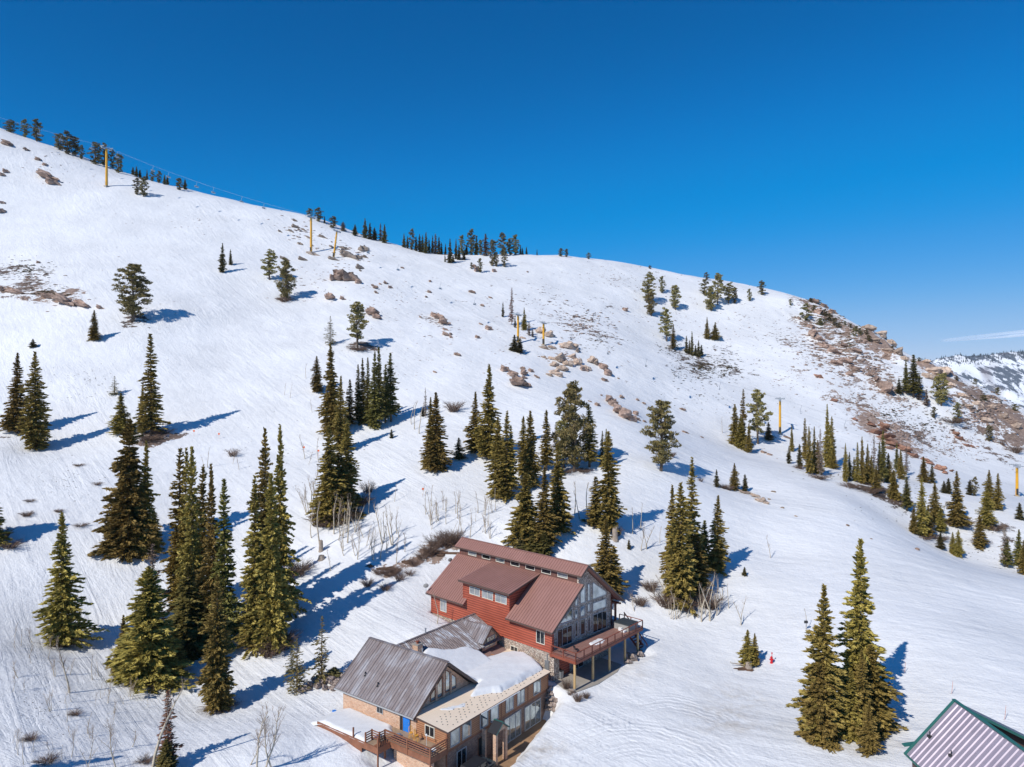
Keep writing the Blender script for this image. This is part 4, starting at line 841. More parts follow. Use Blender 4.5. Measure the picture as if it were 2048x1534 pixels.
def spruce(seed,R0,nwh,nb,ns,size,H=20.,bare=.04,shape=.85,gap=.12,open_=1.0,split=None):
    rng=np.random.default_rng(seed); q=QB()
    ts=np.linspace(bare,.985,nwh)+rng.normal(0,.004,nwh)
    ph=rng.uniform(0,6.28,3); Pb=[];Db=[];Rb=[]
    for t in ts:
        m=max(4,int(nb*(1.05-.45*t))); ang=rng.uniform(0,6.28)+np.arange(m)*6.283/m+rng.normal(0,.25,m)
        r=R0*((1-t)**shape)*(1+.16*np.sin(t*31+ph[0]))*rng.uniform(.5,1.22,m)*(1+.2*np.sin(ang*2+ph[1]+t*5)+.16*np.sin(ang+ph[2]+t*17))
        r=np.where(rng.uniform(0,1,m)<gap,r*.45,r)+.12; r=r*np.clip(.72+.28*np.minimum(1,(t-bare)/.10+.15),0,1)
        el=np.where(t>.8,.5,-.08+.35*t)+rng.normal(0,.12,m)
        Db.append(np.stack([np.cos(ang)*np.cos(el),np.sin(ang)*np.cos(el),np.sin(el)],-1)); Pb.append(np.stack([0*ang,0*ang,0*ang+t*H+rng.normal(0,.1,m)],-1)); Rb.append(r)
    Pb=np.concatenate(Pb);Db=np.concatenate(Db);Rb=np.concatenate(Rb)
    order=np.digitize(Rb/R0,[.25,.5,.75])
    for o_ in range(4):
        k=order==o_
        if k.any(): sprays(q,rng,Pb[k],Db[k],Rb[k],max(3,int(ns*(.35+.33*o_)*open_)),size*(.62+.14*o_))
    # leader
    z=rng.uniform(.93,1.0,14)*H; c=np.stack([rng.normal(0,.05,14),rng.normal(0,.05,14),z],-1); a=unit(rng.normal(0,.35,(14,3))+[0,0,1])*size*.6
    q.put(c,a,np.cross(a,unit(rng.normal(0,1,(14,3))))*.35)
    return q
def cone_trunk(H,r,n=7,bend=.0,seed=0,top=.02):
    b=MB(); k=7; rr=random.Random(seed); pts=[(bend*math.sin(i/k*3)*rr.uniform(.5,1),bend*math.cos(i/k*2.2)*rr.uniform(.3,1)-bend,H*i/k-.4) for i in range(k+1)]
    b.tube(pts,[r*(1-i/k)**.85+top for i in range(k+1)],n); return b
def tmesh(b,name,m): me=b.mesh(name); me.polygons.foreach_set('use_smooth',[True]*len(me.polygons)); me.materials.append(m); return me
def pine(seed,R0=3.2,H=13.,ncl=34,nq=85,size=.42,low=.16,limbs=True):
    rng=np.random.default_rng(seed); q=QB(); tr=cone_trunk(H*.93,.28,8,.35,seed); 
    for i in range(ncl):
        t=low+(1-low)*((i+rng.uniform(0,1))/ncl)**.85; ang=rng.uniform(0,6.283)
        env=R0*(np.sin(np.pi*min(1,(t-low*.55)/(1.06-low*.55)))**.62); rad=env*rng.uniform(.15,.95)
        c=np.array([math.cos(ang)*rad,math.sin(ang)*rad,H*t+rng.normal(0,.2)]); s=rng.uniform(.5,.95)*(1.15-.45*t)*R0/3.2
        m=int(nq*s); v=unit(rng.normal(0,1,(m,3)))*rng.uniform(.3,1,(m,1))**.5*np.array([s*1.25,s*1.25,s*.62])
        a=unit(v+rng.normal(0,.5,(m,3))+[0,0,.35])*size*rng.uniform(.6,1.2,(m,1)); bb=np.cross(a,unit(rng.normal(0,1,(m,3))))*.45
        q.put(c+v,a,bb)
        if limbs: tr.tube([(0,0,H*t-rad*.35-.3),(c[0]*.5,c[1]*.5,c[2]-rad*.2-.15),(c[0],c[1],c[2])],[.09*(1.2-t),.06,.02],5,False)
    return q,tr
def snag(seed,H=16.,R0=1.6,n=90):
    rr=random.Random(seed); b=cone_trunk(H,.2,6,.1,seed)
    for i in range(n):
        t=rr.uniform(.12,.97); a=rr.uniform(0,6.28); r=R0*(1-t)**.7*rr.uniform(.4,1)+.15; z=H*t
        p=[(0,0,z),(math.cos(a)*r*.6,math.sin(a)*r*.6,z-.05*r),(math.cos(a+.2)*r,math.sin(a+.2)*r,z-.25*r)]; b.tube(p,[.035,.022,.01],3,False)
        for j in range(3):
            k=rr.uniform(.3,.95); x,y=math.cos(a)*r*k,math.sin(a)*r*k; b.tube([(x,y,z-.1*r*k),(x+rr.uniform(-.4,.4),y+rr.uniform(-.4,.4),z-.35*rr.random())],[.014,.006],3,False)
    return b
def aspen(seed,H=8.,spread=1.0,stems=1,fork=.35,dense=1.0):
    rr=random.Random(seed); tr=MB(); tw=MB()
    def grow(p,d,l,r,lv,mb):
        pts=[p]; rs=[r]; q=p.copy(); dd=d.copy(); n=5 if lv==0 else 3
        for i in range(n):
            dd=(dd+Vector((rr.gauss(0,.16),rr.gauss(0,.16),.06+(.0 if lv else .02)))).normalized(); q=q+dd*l/n; pts.append(q.copy()); rs.append(r*(1-(i+1)/n*(.75 if lv else .72)))
        mb.tube(pts,rs,6 if lv==0 else (4 if lv==1 else 3),False)
        if lv<3:
            m=int((10 if lv==0 else (4 if lv==1 else 2))*dense)
            for j in range(m):
                t=rr.uniform(fork if lv==0 else .2,1); k=min(n-1,int(t*n)); base=pts[k].lerp(pts[k+1],t*n-k)
                a=rr.uniform(0,6.28); up=1.3 if lv==0 else .7; nd=Vector((math.cos(a),math.sin(a),up*rr.uniform(.5,1.5))).normalized(); nd=(nd+dd*.4).normalized()
                grow(base,nd,l*(.28 if lv==0 else .5)*rr.uniform(.6,1.15)*(1.15-.5*t)*(spread if lv==0 else 1),max(.018,r*(.42 if lv==0 else .5)*(1-.5*t)),lv+1,tw)
    for s in range(stems):
        a=rr.uniform(0,6.28); off=.35*(stems>1); grow(Vector((math.cos(a)*off,math.sin(a)*off,-.3)),Vector((math.cos(a)*.18*(stems>1)+rr.gauss(0,.06),math.sin(a)*.18*(stems>1)+rr.gauss(0,.06),1)).normalized(),H*rr.uniform(.85,1),.15*H/8,0,tr)
    return tr,tw
def brush(seed,n=110,h=1.2,r=1.2):
    rr=random.Random(seed); b=MB()
    for i in range(n):
        a=rr.uniform(0,6.28); s=rr.uniform(0,.5)*r; x,y=math.cos(a)*s,math.sin(a)*s; hh=h*rr.uniform(.4,1); a2=a+rr.gauss(0,.6); o=rr.uniform(.3,1)*r
        m_=Vector((x+math.cos(a2)*o*.4,y+math.sin(a2)*o*.4,hh*.6)); e=Vector((x+math.cos(a2)*o,y+math.sin(a2)*o,hh))
        b.tube([(x,y,-.1),m_,e],[.022,.016,.007],3,False)
        for j in range(2): b.tube([m_.lerp(e,rr.random()),e+Vector((rr.gauss(0,.2),rr.gauss(0,.2),rr.gauss(0,.15)))],[.01,.005],3,False)
    return b
MESH={}
def reg(key,q,tr,leaf,bark,base):
    """base=(height,radius) of the prototype"""
    MESH[key]=dict(crown=q.mesh('crown_'+key,leaf) if isinstance(q,QB) else tmesh(q,'crown_'+key,leaf),trunk=tmesh(tr,'trunk_'+key,bark),base=base)
for i in range(4): reg('S%d'%i,spruce(10+i,3.2,84,11,38,.34,shape=(.8,.9,.72,.85)[i],gap=.2+.05*i),cone_trunk(19.6,.30),M['spruce'],M['bark'],(20,3.0))
for i in range(4): reg('N%d'%i,spruce(30+i,2.1,84,9,26,.31,shape=(.7,.6,.8,.75)[i],gap=.3,bare=(.06,.1,.16,.03)[i]),cone_trunk(19.6,.26),M['spruce'],M['bark'],(20,1.9))
for i in range(2): reg('B%d'%i,spruce(50+i,4.4,80,13,60,.38,shape=(.72,.62)[i],gap=.16,bare=.01),cone_trunk(19.6,.36),M['spruce'],M['bark'],(20,4.2))
for i in range(3): reg('D%d'%i,spruce(60+i,2.5,78,10,30,.33,shape=(.75,.7,.8)[i],gap=.28,bare=(.05,.12,.02)[i]),cone_trunk(19.6,.28),M['dark'],M['bark'],(20,2.2))
for i in range(2): reg('O%d'%i,spruce(70+i,3.4,30,7,15,.46,shape=.8,gap=.25,H=20,open_=.85),cone_trunk(19.6,.26),M['pine'],M['bark'],(20,3.4))
for i in range(2): reg('X%d'%i,spruce(80+i,2.4,44,8,9,.42,shape=.65,gap=.3,bare=.1),snag(5+i,19.6,2.2,150),(M['deadleaf'],M['redleaf'])[i],M['greybark'],(20,2.4))
for i in range(5):
    q,tr=pine(90+i,(3.2,2.8,3.6,3.0,3.2)[i],13.,(86,74,92,68,60)[i],105,.30,(.12,.18,.08,.22,.26)[i]); reg('P%d'%i,q,tr,M['pine'],M['bark'],(13,(3.2,2.8,3.6,3.0,3.2)[i]))
reg('K0',snag(3,16,1.5,110),cone_trunk(15.8,.2),M['greybark'],M['greybark'],(16,1.5))
# far versions: one joined mesh each
def joinfar(q,tr,name,leaf,bark):
    me=q.mesh(name,leaf); tm=tr.mesh('t'); nv=len(me.vertices); a=np.empty(nv*3,np.float32); me.vertices.foreach_get('co',a); V1=a.reshape(-1,3)
    V2=np.array([v.co[:] for v in tm.vertices]); F1=np.arange(nv).reshape(-1,4); Fa=[tuple(p.vertices) for p in tm.polygons if len(p.vertices)==4]
    me2=npmesh(name,np.concatenate([V1,V2]),np.concatenate([F1,np.array(Fa)+nv])); me2.materials.append(leaf); me2.materials.append(bark)
    mi=np.zeros(len(me2.polygons),np.int32); mi[len(F1):]=1; me2.polygons.foreach_set('material_index',mi); return me2
FAR={}
for i in range(3): FAR['f%d'%i]=(joinfar(spruce(110+i,2.2,34,8,12,.75,shape=(.7,.8,.6)[i],gap=.15),cone_trunk(19,.35,5),'distant_spruce',M['farleaf'],M['bark']),20,2.2)
for i in range(3):
    q,tr=pine(120+i,3.2,12.,56,44,.46,.04); FAR['g%d'%i]=(joinfar(q,tr,'distant_pine',M['farleaf'],M['bark']),12,3.5)
q=spruce(130,2.2,34,8,7,.7,shape=.6,gap=.3); FAR['x0']=(joinfar(q,cone_trunk(19,.35,5),'distant_dead',M['deadleaf'],M['greybark']),20,2.2)
for i in range(8):
    st=(1,1,1,2,1,3,1,1)[i]; tr,tw=aspen(200+i,8.,(1,.7,1.2,.8,.6,1,1.4,.5)[i],st,(.35,.5,.25,.4,.55,.3,.2,.6)[i],(1,.8,1.2,.8,.7,1.0,1.4,.6)[i]); MESH['A%d'%i]=dict(trunk=tmesh(tr,'trunk_A%d'%i,M['aspen']),crown=tmesh(tw,'branches_A%d'%i,M['twig']),base=(8.,2.2))
BR_=[tmesh(brush(300+i,(120,80,150)[i]),'brush%d'%i,M['brush']) for i in range(3)]
ORD='first second third fourth fifth sixth seventh eighth ninth tenth eleventh twelfth thirteenth fourteenth fifteenth sixteenth seventeenth eighteenth'.split()
LOOK={'S':'green spruce','N':'slim green spruce','B':'broad bushy green spruce','D':'dark fir','O':'sparse young conifer','X0':'dead grey brown conifer','X1':'dead reddish conifer','P':'ragged crowned pine','K':'bare grey snag','f':'distant spruce','g':'distant round pine','x':'distant dead grey conifer','A':'bare pale aspen'}
def look0(k): return LOOK.get(k,LOOK.get(k[0]))
CNT=0
def plant_group(gname,loc,rows,kindname=None):
    """rows: (u_base,v_base,v_tip,width_px,kind)"""
    global CNT
    look=(lambda k:kindname) if kindname else look0
    rows=sorted(rows,key=lambda r:r[0]); bykind={}
    for r in rows: bykind.setdefault(look(r[4]),[]).append(r)
    for r in rows:
        u,v,vt,wd,k=r; peers=bykind[look(k)]; n=len(peers); i=peers.index(r); hs_=sorted(p[1]-p[2] for p in peers); h_=v-vt
        if n==1: lb='the only %s %s'%(look(k),loc)
        elif h_==hs_[-1] and (n<3 or hs_[-1]>hs_[-2]*1.08): lb='tallest %s %s'%(look(k),loc)
        elif h_==hs_[0] and (n<3 or hs_[0]<hs_[1]*.92): lb='smallest %s %s'%(look(k),loc)
        elif n<=36:
            if i==0: w1='leftmost'
            elif i==n-1: w1='rightmost'
            elif i<18: w1=ORD[i]+' from left'
            else: w1=ORD[n-1-i]+' from right'
            lb='%s, %s %s'%(look(k),w1,loc)
        p=G(u,v); Y=p.y; Hm=(v-vt)/F*Y; Wm=wd/F*Y; CNT+=1
        rr=random.Random(CNT*17+3)
        small=(v-vt)<34 or (k[0] in 'fgx')
        nm={'P':'pine_tree','g':'pine_tree','X':'dead_tree','K':'dead_tree','x':'dead_tree','A':'aspen_tree','D':'fir_tree'}.get(k[0],'spruce_tree')
        cat='tree'
        if k[0] in 'fgx' or (small and k[0] in 'SNDPB'):
            kk=k if k in FAR else {'S':'f','N':'f','D':'f','B':'f','P':'g'}.get(k[0],k[0])
            if kk[0]+'0' in FAR and kk not in FAR: kk=kk[0]+str(rr.randrange(3) if kk[0]!='x' else 0)
            me,H0,R0_=FAR[kk]; o=obj(nm,me); o.location=p; o.scale=(Wm/2/R0_,Wm/2/R0_,Hm/H0*1.01); o.rotation_euler=(0,0,rr.uniform(0,6.28)); tag(o,lb,cat,gname)
        else:
            if k in MESH: kk=k
            else: c_=[q for q in MESH if q[0]==k[0]]; kk=c_[rr.randrange(len(c_))]
            ms=MESH[kk]; H0,R0_=ms['base']; t=thing(nm,lb,cat,p,rr.uniform(0,6.28),gname)
            s=(Wm/2/R0_*1.03,Wm/2/R0_*1.03,Hm/H0) 
            if k[0]=='A': f_=Hm/H0; s=(max(f_*.8,s[0]*.8),)*2+(f_*1.02,); t.rotation_euler=(rr.uniform(-.06,.06),rr.uniform(-.06,.06),rr.uniform(0,6.28))
            else:
                t.rotation_euler=(rr.uniform(-.015,.015),rr.uniform(-.015,.015),rr.uniform(0,6.28))
            for part,mm in (('trunk',ms['trunk']),('branches' if k[0]=='A' or k[0]=='K' else 'crown',ms['crown'])):
                if k[0]=='K' and part=='branches' and False: continue
                o=obj(part,mm,None,t); o.scale=s
# ------------------------------------------------------------------ trees of the picture (u base, v base, v tip, width, kind)
plant_group('spruces at the left edge','on the slope at the left edge',[(33,866,705,52,'S1'),(72,899,703,56,'S0'),(-26,1085,945,66,'B0')])
plant_group('trees on the open upper left slope','on the open upper left slope',[(267,642,530,72,'P0'),(189,681,620,24,'S0'),(66,695,678,15,'f0'),(229,790,752,26,'O0')])
plant_group('spruces by the brown brush patch','by the brush patch left of centre',[(303,870,665,44,'N0'),(284,866,768,22,'N3'),(242,868,786,42,'S2')])
plant_group('spruces on the left bench','on the bench above the lodge cluster',[(256,1108,838,98,'B1'),(290,1112,880,50,'S3'),(232,1100,990,54,'S1'),(308,1105,1018,32,'S2')])
plant_group('lone trees at lower left','alone on the lower left snow',[(129,1293,1023,86,'S3'),(218,1330,1312,14,'f0')])
plant_group('trees of the dense cluster left of the lodge','in the dense cluster left of the lodge',[(296,1362,1135,128,'B0'),(248,1345,1230,44,'S1'),(352,1345,1250,40,'S1'),(306,1280,1088,62,'X0'),(356,1232,893,56,'N0'),(368,1240,897,48,'N3'),(385,1290,892,60,'S2'),(402,1255,932,46,'N1'),(428,1295,926,62,'S1'),(447,1300,956,60,'D0'),(378,1305,1130,90,'D2'),(410,1300,1180,80,'D2'),(434,1419,1150,72,'S0')])
plant_group('tall spruces in the middle left','in the tall stand left of the rock pile',[(527,1245,856,68,'S0'),(562,1235,848,64,'S3'),(508,1300,952,62,'N3'),(545,1300,945,78,'S2'),(524,1292,1090,86,'S1')])
plant_group('spruces of the tall central column','in the tall column of spruces above centre left',[(664,870,687,48,'S2'),(681,905,751,38,'S1'),(699,852,758,24,'N0'),(658,1047,850,70,'S0'),(694,1012,845,62,'S3'),(676,1030,905,84,'B1'),(634,784,712,28,'S0')])
plant_group('spruces of the upright clump','in the upright dark clump right of the tall column',[(717,843,728,20,'D0'),(727,846,716,24,'D2'),(736,850,714,20,'D0'),(748,856,703,30,'D2'),(759,854,693,26,'D1'),(771,846,728,24,'D1'),(782,843,705,32,'D1')])
plant_group('pines and spruces on the mid slope','high on the middle slope',[(660,690,632,27,'O1'),(716,698,605,46,'P3'),(540,560,502,33,'P1'),(573,601,520,42,'P2'),(445,545,487,14,'f0'),(461,530,499,9,'f1')])
plant_group('trees around the bench clearing','around the snowy bench clearing',[(873,943,784,50,'S2'),(862,941,794,38,'S1'),(918,919,875,24,'D0'),(783,876,858,9,'f0'),(851,836,775,9,'X0'),(846,832,812,11,'f1')])
plant_group('trees of the clump left of centre line','in the clump straight above the red house',[(950,905,783,42,'S1'),(977,918,728,58,'S3'),(1012,999,822,44,'N3'),(997,996,833,46,'S2'),(1022,985,850,24,'D1'),(1046,950,832,34,'S3'),(1062,974,821,44,'S2'),(1093,941,820,28,'N1')])
plant_group('pines and spruces beside the tall pine','around the tall broad pine above the red house',[(1148,943,768,78,'P2'),(1128,935,838,46,'P3'),(1179,934,808,36,'N1'),(1112,900,846,18,'X0'),(1204,932,861,12,'D0'),(1212,935,857,14,'D0')])
plant_group('spruces right behind the red house','close behind the red house ridge',[(1115,1062,886,56,'S0'),(1088,1096,933,58,'S1'),(1050,1086,946,66,'B1'),(1066,1112,1070,46,'D2'),(1088,1116,1062,34,'D0'),(1042,1105,1075,30,'D2')])
plant_group('spruces right of the red house ridge','beside the right end of the red house',[(1218,1062,862,54,'S2'),(1190,1055,952,40,'N0'),(1212,1200,1036,68,'S1'),(1228,1195,1090,38,'S3'),(1258,1098,1079,9,'f0')])
plant_group('lone pine on the spur','alone on the snowy spur',[(1322,941,803,72,'P0')])
plant_group('spruces of the right centre clump','in the aspen ringed clump right of the red house',[(1382,1172,915,50,'N3'),(1345,1168,969,48,'S3'),(1360,1210,965,74,'S0'),(1395,1190,1060,60,'S1'),(1434,1146,990,50,'S1'),(1408,1140,1040,36,'D1')])
plant_group('small spruces on the spur rocks','by the low tan rocks on the spur',[(1433,974,939,11,'f0'),(1469,980,926,21,'S0'),(1490,983,949,13,'f2')])
plant_group('small trees on the right yard','on the open snow right of the deck',[(1489,1151,1134,11,'f1'),(1495,1332,1259,34,'S3'),(1509,1330,1266,24,'S1')])
plant_group('big spruces at lower right','in the big spruce pair at lower right',[(1645,1474,1170,92,'S0'),(1640,1478,1320,74,'B1'),(1716,1445,1076,92,'S2'),(1742,1462,1290,92,'B0'),(1702,1478,1340,60,'S3'),(1737,1508,1402,40,'S1'),(1725,1480,1300,56,'S1')])
plant_group('pines high on the right of centre','high on the slope right of centre',[(1298,605,547,30,'P1'),(1302,632,585,24,'P2'),(1324,586,553,17,'g0'),(1351,620,571,25,'P0'),(1332,682,617,29,'P1'),(1346,699,648,13,'N0'),(1342,703,655,5,'K0')])
plant_group('pines below the right skyline','in the pine group under the right skyline',[(1413,560,545,14,'g1'),(1436,610,547,26,'P3'),(1409,590,560,24,'g1'),(1422,622,574,27,'P2'),(1458,607,566,26,'P1'),(1470,607,575,16,'g2'),(1499,602,578,13,'g0'),(1524,590,562,21,'g2')])
plant_group('small spruces above the brush field','above the brush field on the right slope',[(1414,678,634,12,'S0'),(1430,680,644,20,'S1'),(1373,706,672,9,'f0'),(1379,708,680,8,'f1'),(1384,711,663,8,'f2'),(1391,712,690,9,'f1'),(1397,714,682,10,'f0'),(1403,712,690,9,'f2')])
plant_group('trees left of the right yellow tower','just left of the right yellow lift tower',[(1485,892,777,17,'N0'),(1470,890,808,27,'S2'),(1481,897,830,26,'S0'),(1497,905,846,18,'S3'),(1517,888,781,45,'P3'),(1537,881,845,20,'f1')])
plant_group('spruces at the start of the gully line','in the gully line below the right yellow tower',[(1584,903,849,10,'S0'),(1578,927,892,11,'f1'),(1599,936,889,13,'f2'),(1610,921,835,14,'N0'),(1619,948,852,20,'S1'),(1628,946,853,16,'N3'),(1640,951,858,18,'X0'),(1636,948,880,20,'S2'),(1656,935,808,20,'S0'),(1664,928,833,15,'N1'),(1667,938,892,18,'S1')])
plant_group('spruces in the middle of the gully line','in the middle of the right gully line',[(1691,963,886,13,'S0'),(1699,961,905,12,'f1'),(1708,962,915,12,'f0'),(1715,965,884,13,'N0'),(1725,967,873,16,'S2'),(1735,966,887,18,'S1'),(1747,963,870,16,'X0'),(1743,968,910,18,'S3'),(1753,985,930,21,'S1'),(1759,962,884,14,'D0'),(1767,966,860,17,'D1'),(1777,965,906,20,'S2'),(1794,946,886,12,'D1'),(1802,958,898,17,'S0'),(1813,951,891,13,'X0'),(1788,998,940,25,'B1'),(1814,1022,953,22,'D1')])
plant_group('spruces of the lower gully line','along the lower right gully',[(1847,964,913,22,'S0'),(1864,966,928,13,'f1'),(1843,1072,953,30,'S3'),(1827,1067,1013,19,'S0'),(1857,1074,1010,27,'S1'),(1870,1046,966,28,'S2'),(1882,1064,1015,26,'S3'),(1881,1098,1066,18,'D0'),(1888,986,962,14,'f1'),(1897,987,957,15,'f2'),(1914,1055,942,40,'S1'),(1906,1108,1064,16,'S0'),(1917,1114,1060,20,'S2')])
plant_group('spruces at the far right edge','in the far right edge stand',[(1940,990,960,16,'f0'),(1950,992,955,16,'g1'),(1978,1018,940,26,'S0'),(1996,1020,946,22,'S3'),(1973,1056,978,32,'S2'),(1960,1096,1030,27,'S0'),(2039,1039,1006,17,'f2'),(2010,1133,1050,26,'X0'),(2014,1134,1078,22,'D1'),(2037,1131,1058,22,'D2'),(2048,1149,1080,24,'S1')])
plant_group('conifers below the rocky shoulder','below the rocky right shoulder',[(1827,795,709,30,'D1'),(1812,788,720,16,'D1'),(1798,788,757,15,'f1'),(1839,800,751,15,'x0'),(1853,812,779,13,'x0'),(1882,811,748,34,'P2'),(1868,836,814,16,'g0'),(1915,846,806,23,'g2'),(1978,882,851,19,'g0')])
plant_group('skyline trees at upper left','on the skyline at upper left',[(22,265,241,32,'g0'),(50,273,238,20,'g1'),(74,283,240,27,'g2'),(120,300,268,30,'g0'),(134,308,264,30,'g1'),(150,312,274,28,'g2'),(163,318,291,14,'g1'),(191,329,285,31,'g0'),(208,332,287,22,'g2'),(224,336,300,18,'g1'),(237,346,308,23,'g0'),(266,347,331,7,'f0'),(273,349,328,8,'f1'),(280,351,335,7,'f2')])
plant_group('trees near the left lift tower','just right of the left yellow tower',[(294,358,338,5,'f0'),(305,361,341,13,'g1'),(318,363,339,14,'g0'),(329,366,346,7,'f1'),(335,368,350,7,'f2'),(358,380,357,20,'g2'),(370,379,358,8,'f0'),(274,389,357,19,'g1'),(288,393,354,23,'g0')])
plant_group('skyline trees at the notch','on the skyline above the twin yellow towers',[(619,434,417,18,'g0'),(637,443,416,22,'g1'),(649,447,433,5,'f0'),(666,456,433,22,'g2'),(686,462,444,14,'x0'),(710,471,449,12,'f1'),(730,476,437,12,'f0'),(740,479,446,10,'f2'),(749,480,455,13,'f1'),(761,482,447,9,'x0'),(769,486,449,12,'f0')])
plant_group('skyline spruces left of the knoll','on the skyline left of the pine knoll',[(808,495,467,8,'f0'),(815,497,472,7,'f1'),(824,500,459,16,'g1'),(832,502,473,8,'f2'),(839,504,469,10,'f0'),(845,505,471,10,'f1'),(852,507,465,10,'f2'),(858,506,478,7,'f0'),(865,507,472,8,'f1'),(871,508,468,12,'x0'),(878,509,474,9,'f2'),(883,509,485,7,'f0'),(891,508,486,6,'f1')])
plant_group('skyline knoll spruces','at the left side of the pine knoll',[(900,526,478,12,'f0'),(890,524,508,4,'f1'),(906,524,510,7,'f2'),(912,518,478,8,'f1'),(918,520,490,9,'f0'),(924,510,471,17,'g0'),(928,520,500,8,'f2'),(943,510,460,25,'g1'),(953,510,472,10,'f0'),(933,510,490,10,'f1'),(943,538,525,9,'g2'),(960,545,517,14,'g0')])
plant_group('skyline knoll pines','on the pine knoll on the skyline',[(961,510,480,16,'g2'),(971,512,468,19,'x0'),(985,532,480,22,'g0'),(993,533,505,12,'g1'),(1005,512,467,25,'g1'),(1020,510,478,20,'g2'),(1031,510,470,22,'g0'),(1009,534,497,16,'g1'),(1041,509,492,6,'f0'),(1045,509,495,5,'f1'),(1053,509,494,5,'f2'),(1074,509,497,3,'f0')])
plant_group('lone skyline trees','on the bare skyline right of the knoll',[(1122,513,497,15,'g0'),(1133,514,498,12,'g2'),(1177,518,506,13,'g1'),(1300,538,531,9,'g2')])
plant_group('trees around the middle lift towers','around the two middle yellow towers',[(1006,634,604,6,'f0'),(1023,650,575,15,'X1'),(1030,655,630,5,'f1'),(1049,660,615,12,'S0'),(1058,671,643,8,'x0'),(1065,674,658,7,'x0'),(1029,703,670,22,'D2'),(1040,706,676,18,'D2')])
plant_group('trees on the rock garden left of the lodge','on the rock pile left of the lodge',[(643,1362,1232,50,'O0'),(668,1352,1335,30,'D2'),(594,1384,1278,54,'O1'),(584,1345,1286,28,'O0')])
plant_group('half dead tree at lower left','at the bottom edge left of centre',[(337,1530,1380,50,'X1'),(333,1545,1478,44,'D2')])
plant_group('spruces beyond the left edge','just beyond the left edge',[(-130,1100,900,84,'S0'),(-75,1090,930,70,'S2')])
plant_group('spruces beyond the lower left edge','just beyond the lower left edge',[(-235,1640,1300,110,'S1')])
# aspens
plant_group('bare aspens at the bottom left','near the bottom left corner',[(37,1356,1318,34,'A2'),(25,1383,1349,22,'A6'),(65,1285,1256,26,'A6'),(31,1303,1284,14,'A0'),(99,1501,1482,22,'A6'),(143,1473,1448,20,'A2'),(175,1534,1482,28,'A3'),(181,1476,1438,26,'A2'),(130,1407,1368,14,'A1'),(139,1386,1258,36,'A0')])
plant_group('bare aspens below the left cluster','below the left spruce cluster',[(185,1360,1298,22,'A4'),(216,1407,1352,30,'A2'),(202,1397,1362,14,'A1'),(264,1398,1372,24,'A6'),(233,1536,1437,50,'A6'),(264,1493,1450,36,'A2'),(303,1545,1322,40,'A1')])
plant_group('large bare birches at the bottom','at the bottom edge left of the lodge ramp',[(513,1545,1383,62,'A0'),(528,1545,1390,60,'A2'),(545,1540,1425,70,'A6'),(500,1530,1470,50,'A2')])
plant_group('bare aspens under the tall column','under the tall central column',[(623,1076,1006,20,'A1'),(641,1100,984,20,'A4'),(666,1054,947,18,'A7'),(668,1068,975,22,'A0'),(677,1081,1020,18,'A1'),(695,1086,981,24,'A0'),(688,1112,1062,18,'A2'),(712,1065,1000,22,'A3'),(715,1119,1056,18,'A1'),(733,1092,1043,18,'A2'),(737,1028,954,22,'A0')])
plant_group('bare aspens right of the tall column','between the tall column and the dirt bank',[(748,1112,1066,20,'A1'),(760,1118,1045,20,'A0'),(765,1087,992,22,'A1'),(780,1040,1004,14,'A4'),(786,1089,998,24,'A3'),(793,1067,1008,22,'A0'),(789,1003,960,14,'A7'),(809,1103,1053,22,'A2'),(661,1142,1094,14,'A0'),(727,1075,1020,18,'A2'),(773,1100,1040,18,'A4'),(702,1040,985,20,'A2')])
plant_group('bare aspens above the dirt bank','in the thicket above the dirt bank',[(845,993,966,14,'A0'),(863,1059,1026,26,'A6'),(860,1031,984,18,'A1'),(892,1048,990,16,'A4'),(907,1067,1038,12,'A1'),(915,1037,975,20,'A0'),(914,1075,1018,16,'A7'),(921,1018,975,14,'A1'),(926,1068,1006,18,'A2'),(940,1075,1013,18,'A0'),(951,1043,1008,14,'A4'),(964,1065,1030,16,'A2'),(981,1076,1025,18,'A3'),(1021,1086,1013,24,'A7'),(873,1045,1000,16,'A2')])
plant_group('bare aspens on the left slope','scattered on the left middle slope',[(612,757,721,12,'A4'),(624,825,797,12,'A0'),(568,790,760,12,'A1'),(580,796,762,10,'A7'),(610,918,864,18,'A0'),(617,929,898,14,'A2'),(637,925,865,12,'A4'),(628,968,920,26,'A2'),(634,1010,955,24,'A0'),(408,937,905,14,'A1'),(478,939,905,16,'A0'),(465,928,900,14,'A2'),(415,935,885,12,'A7')])
plant_group('bare aspens on the bench','on the bench below the upright clump',[(829,859,790,16,'A4'),(838,867,793,18,'A7'),(823,849,796,12,'A1')])
plant_group('bare aspens between the central clumps','between the central spruce clumps',[(1149,1028,948,16,'A4'),(1159,1038,969,20,'A7'),(1175,1031,951,14,'A4'),(1132,1019,975,14,'A1'),(1036,1100,1048,10,'A7')])
plant_group('bare aspens on the snow right of the stump','on the snow right of the tall stump',[(1265,1068,1003,18,'A4'),(1281,1058,998,20,'A7'),(1282,1101,1040,28,'A0'),(1291,1097,1037,26,'A3'),(1320,1085,1046,16,'A4')])
plant_group('bare aspens ringing the right clump, left side','on the left side of the ringed clump',[(1313,1201,1155,28,'A2'),(1322,1205,1160,22,'A0'),(1339,1219,1172,20,'A1'),(1346,1239,1177,20,'A4'),(1352,1239,1170,22,'A0'),(1333,1218,1185,14,'A1'),(1369,1223,1168,20,'A2'),(1375,1235,1190,18,'A1'),(1388,1227,1180,20,'A0'),(1269,1223,1186,34,'A6')])
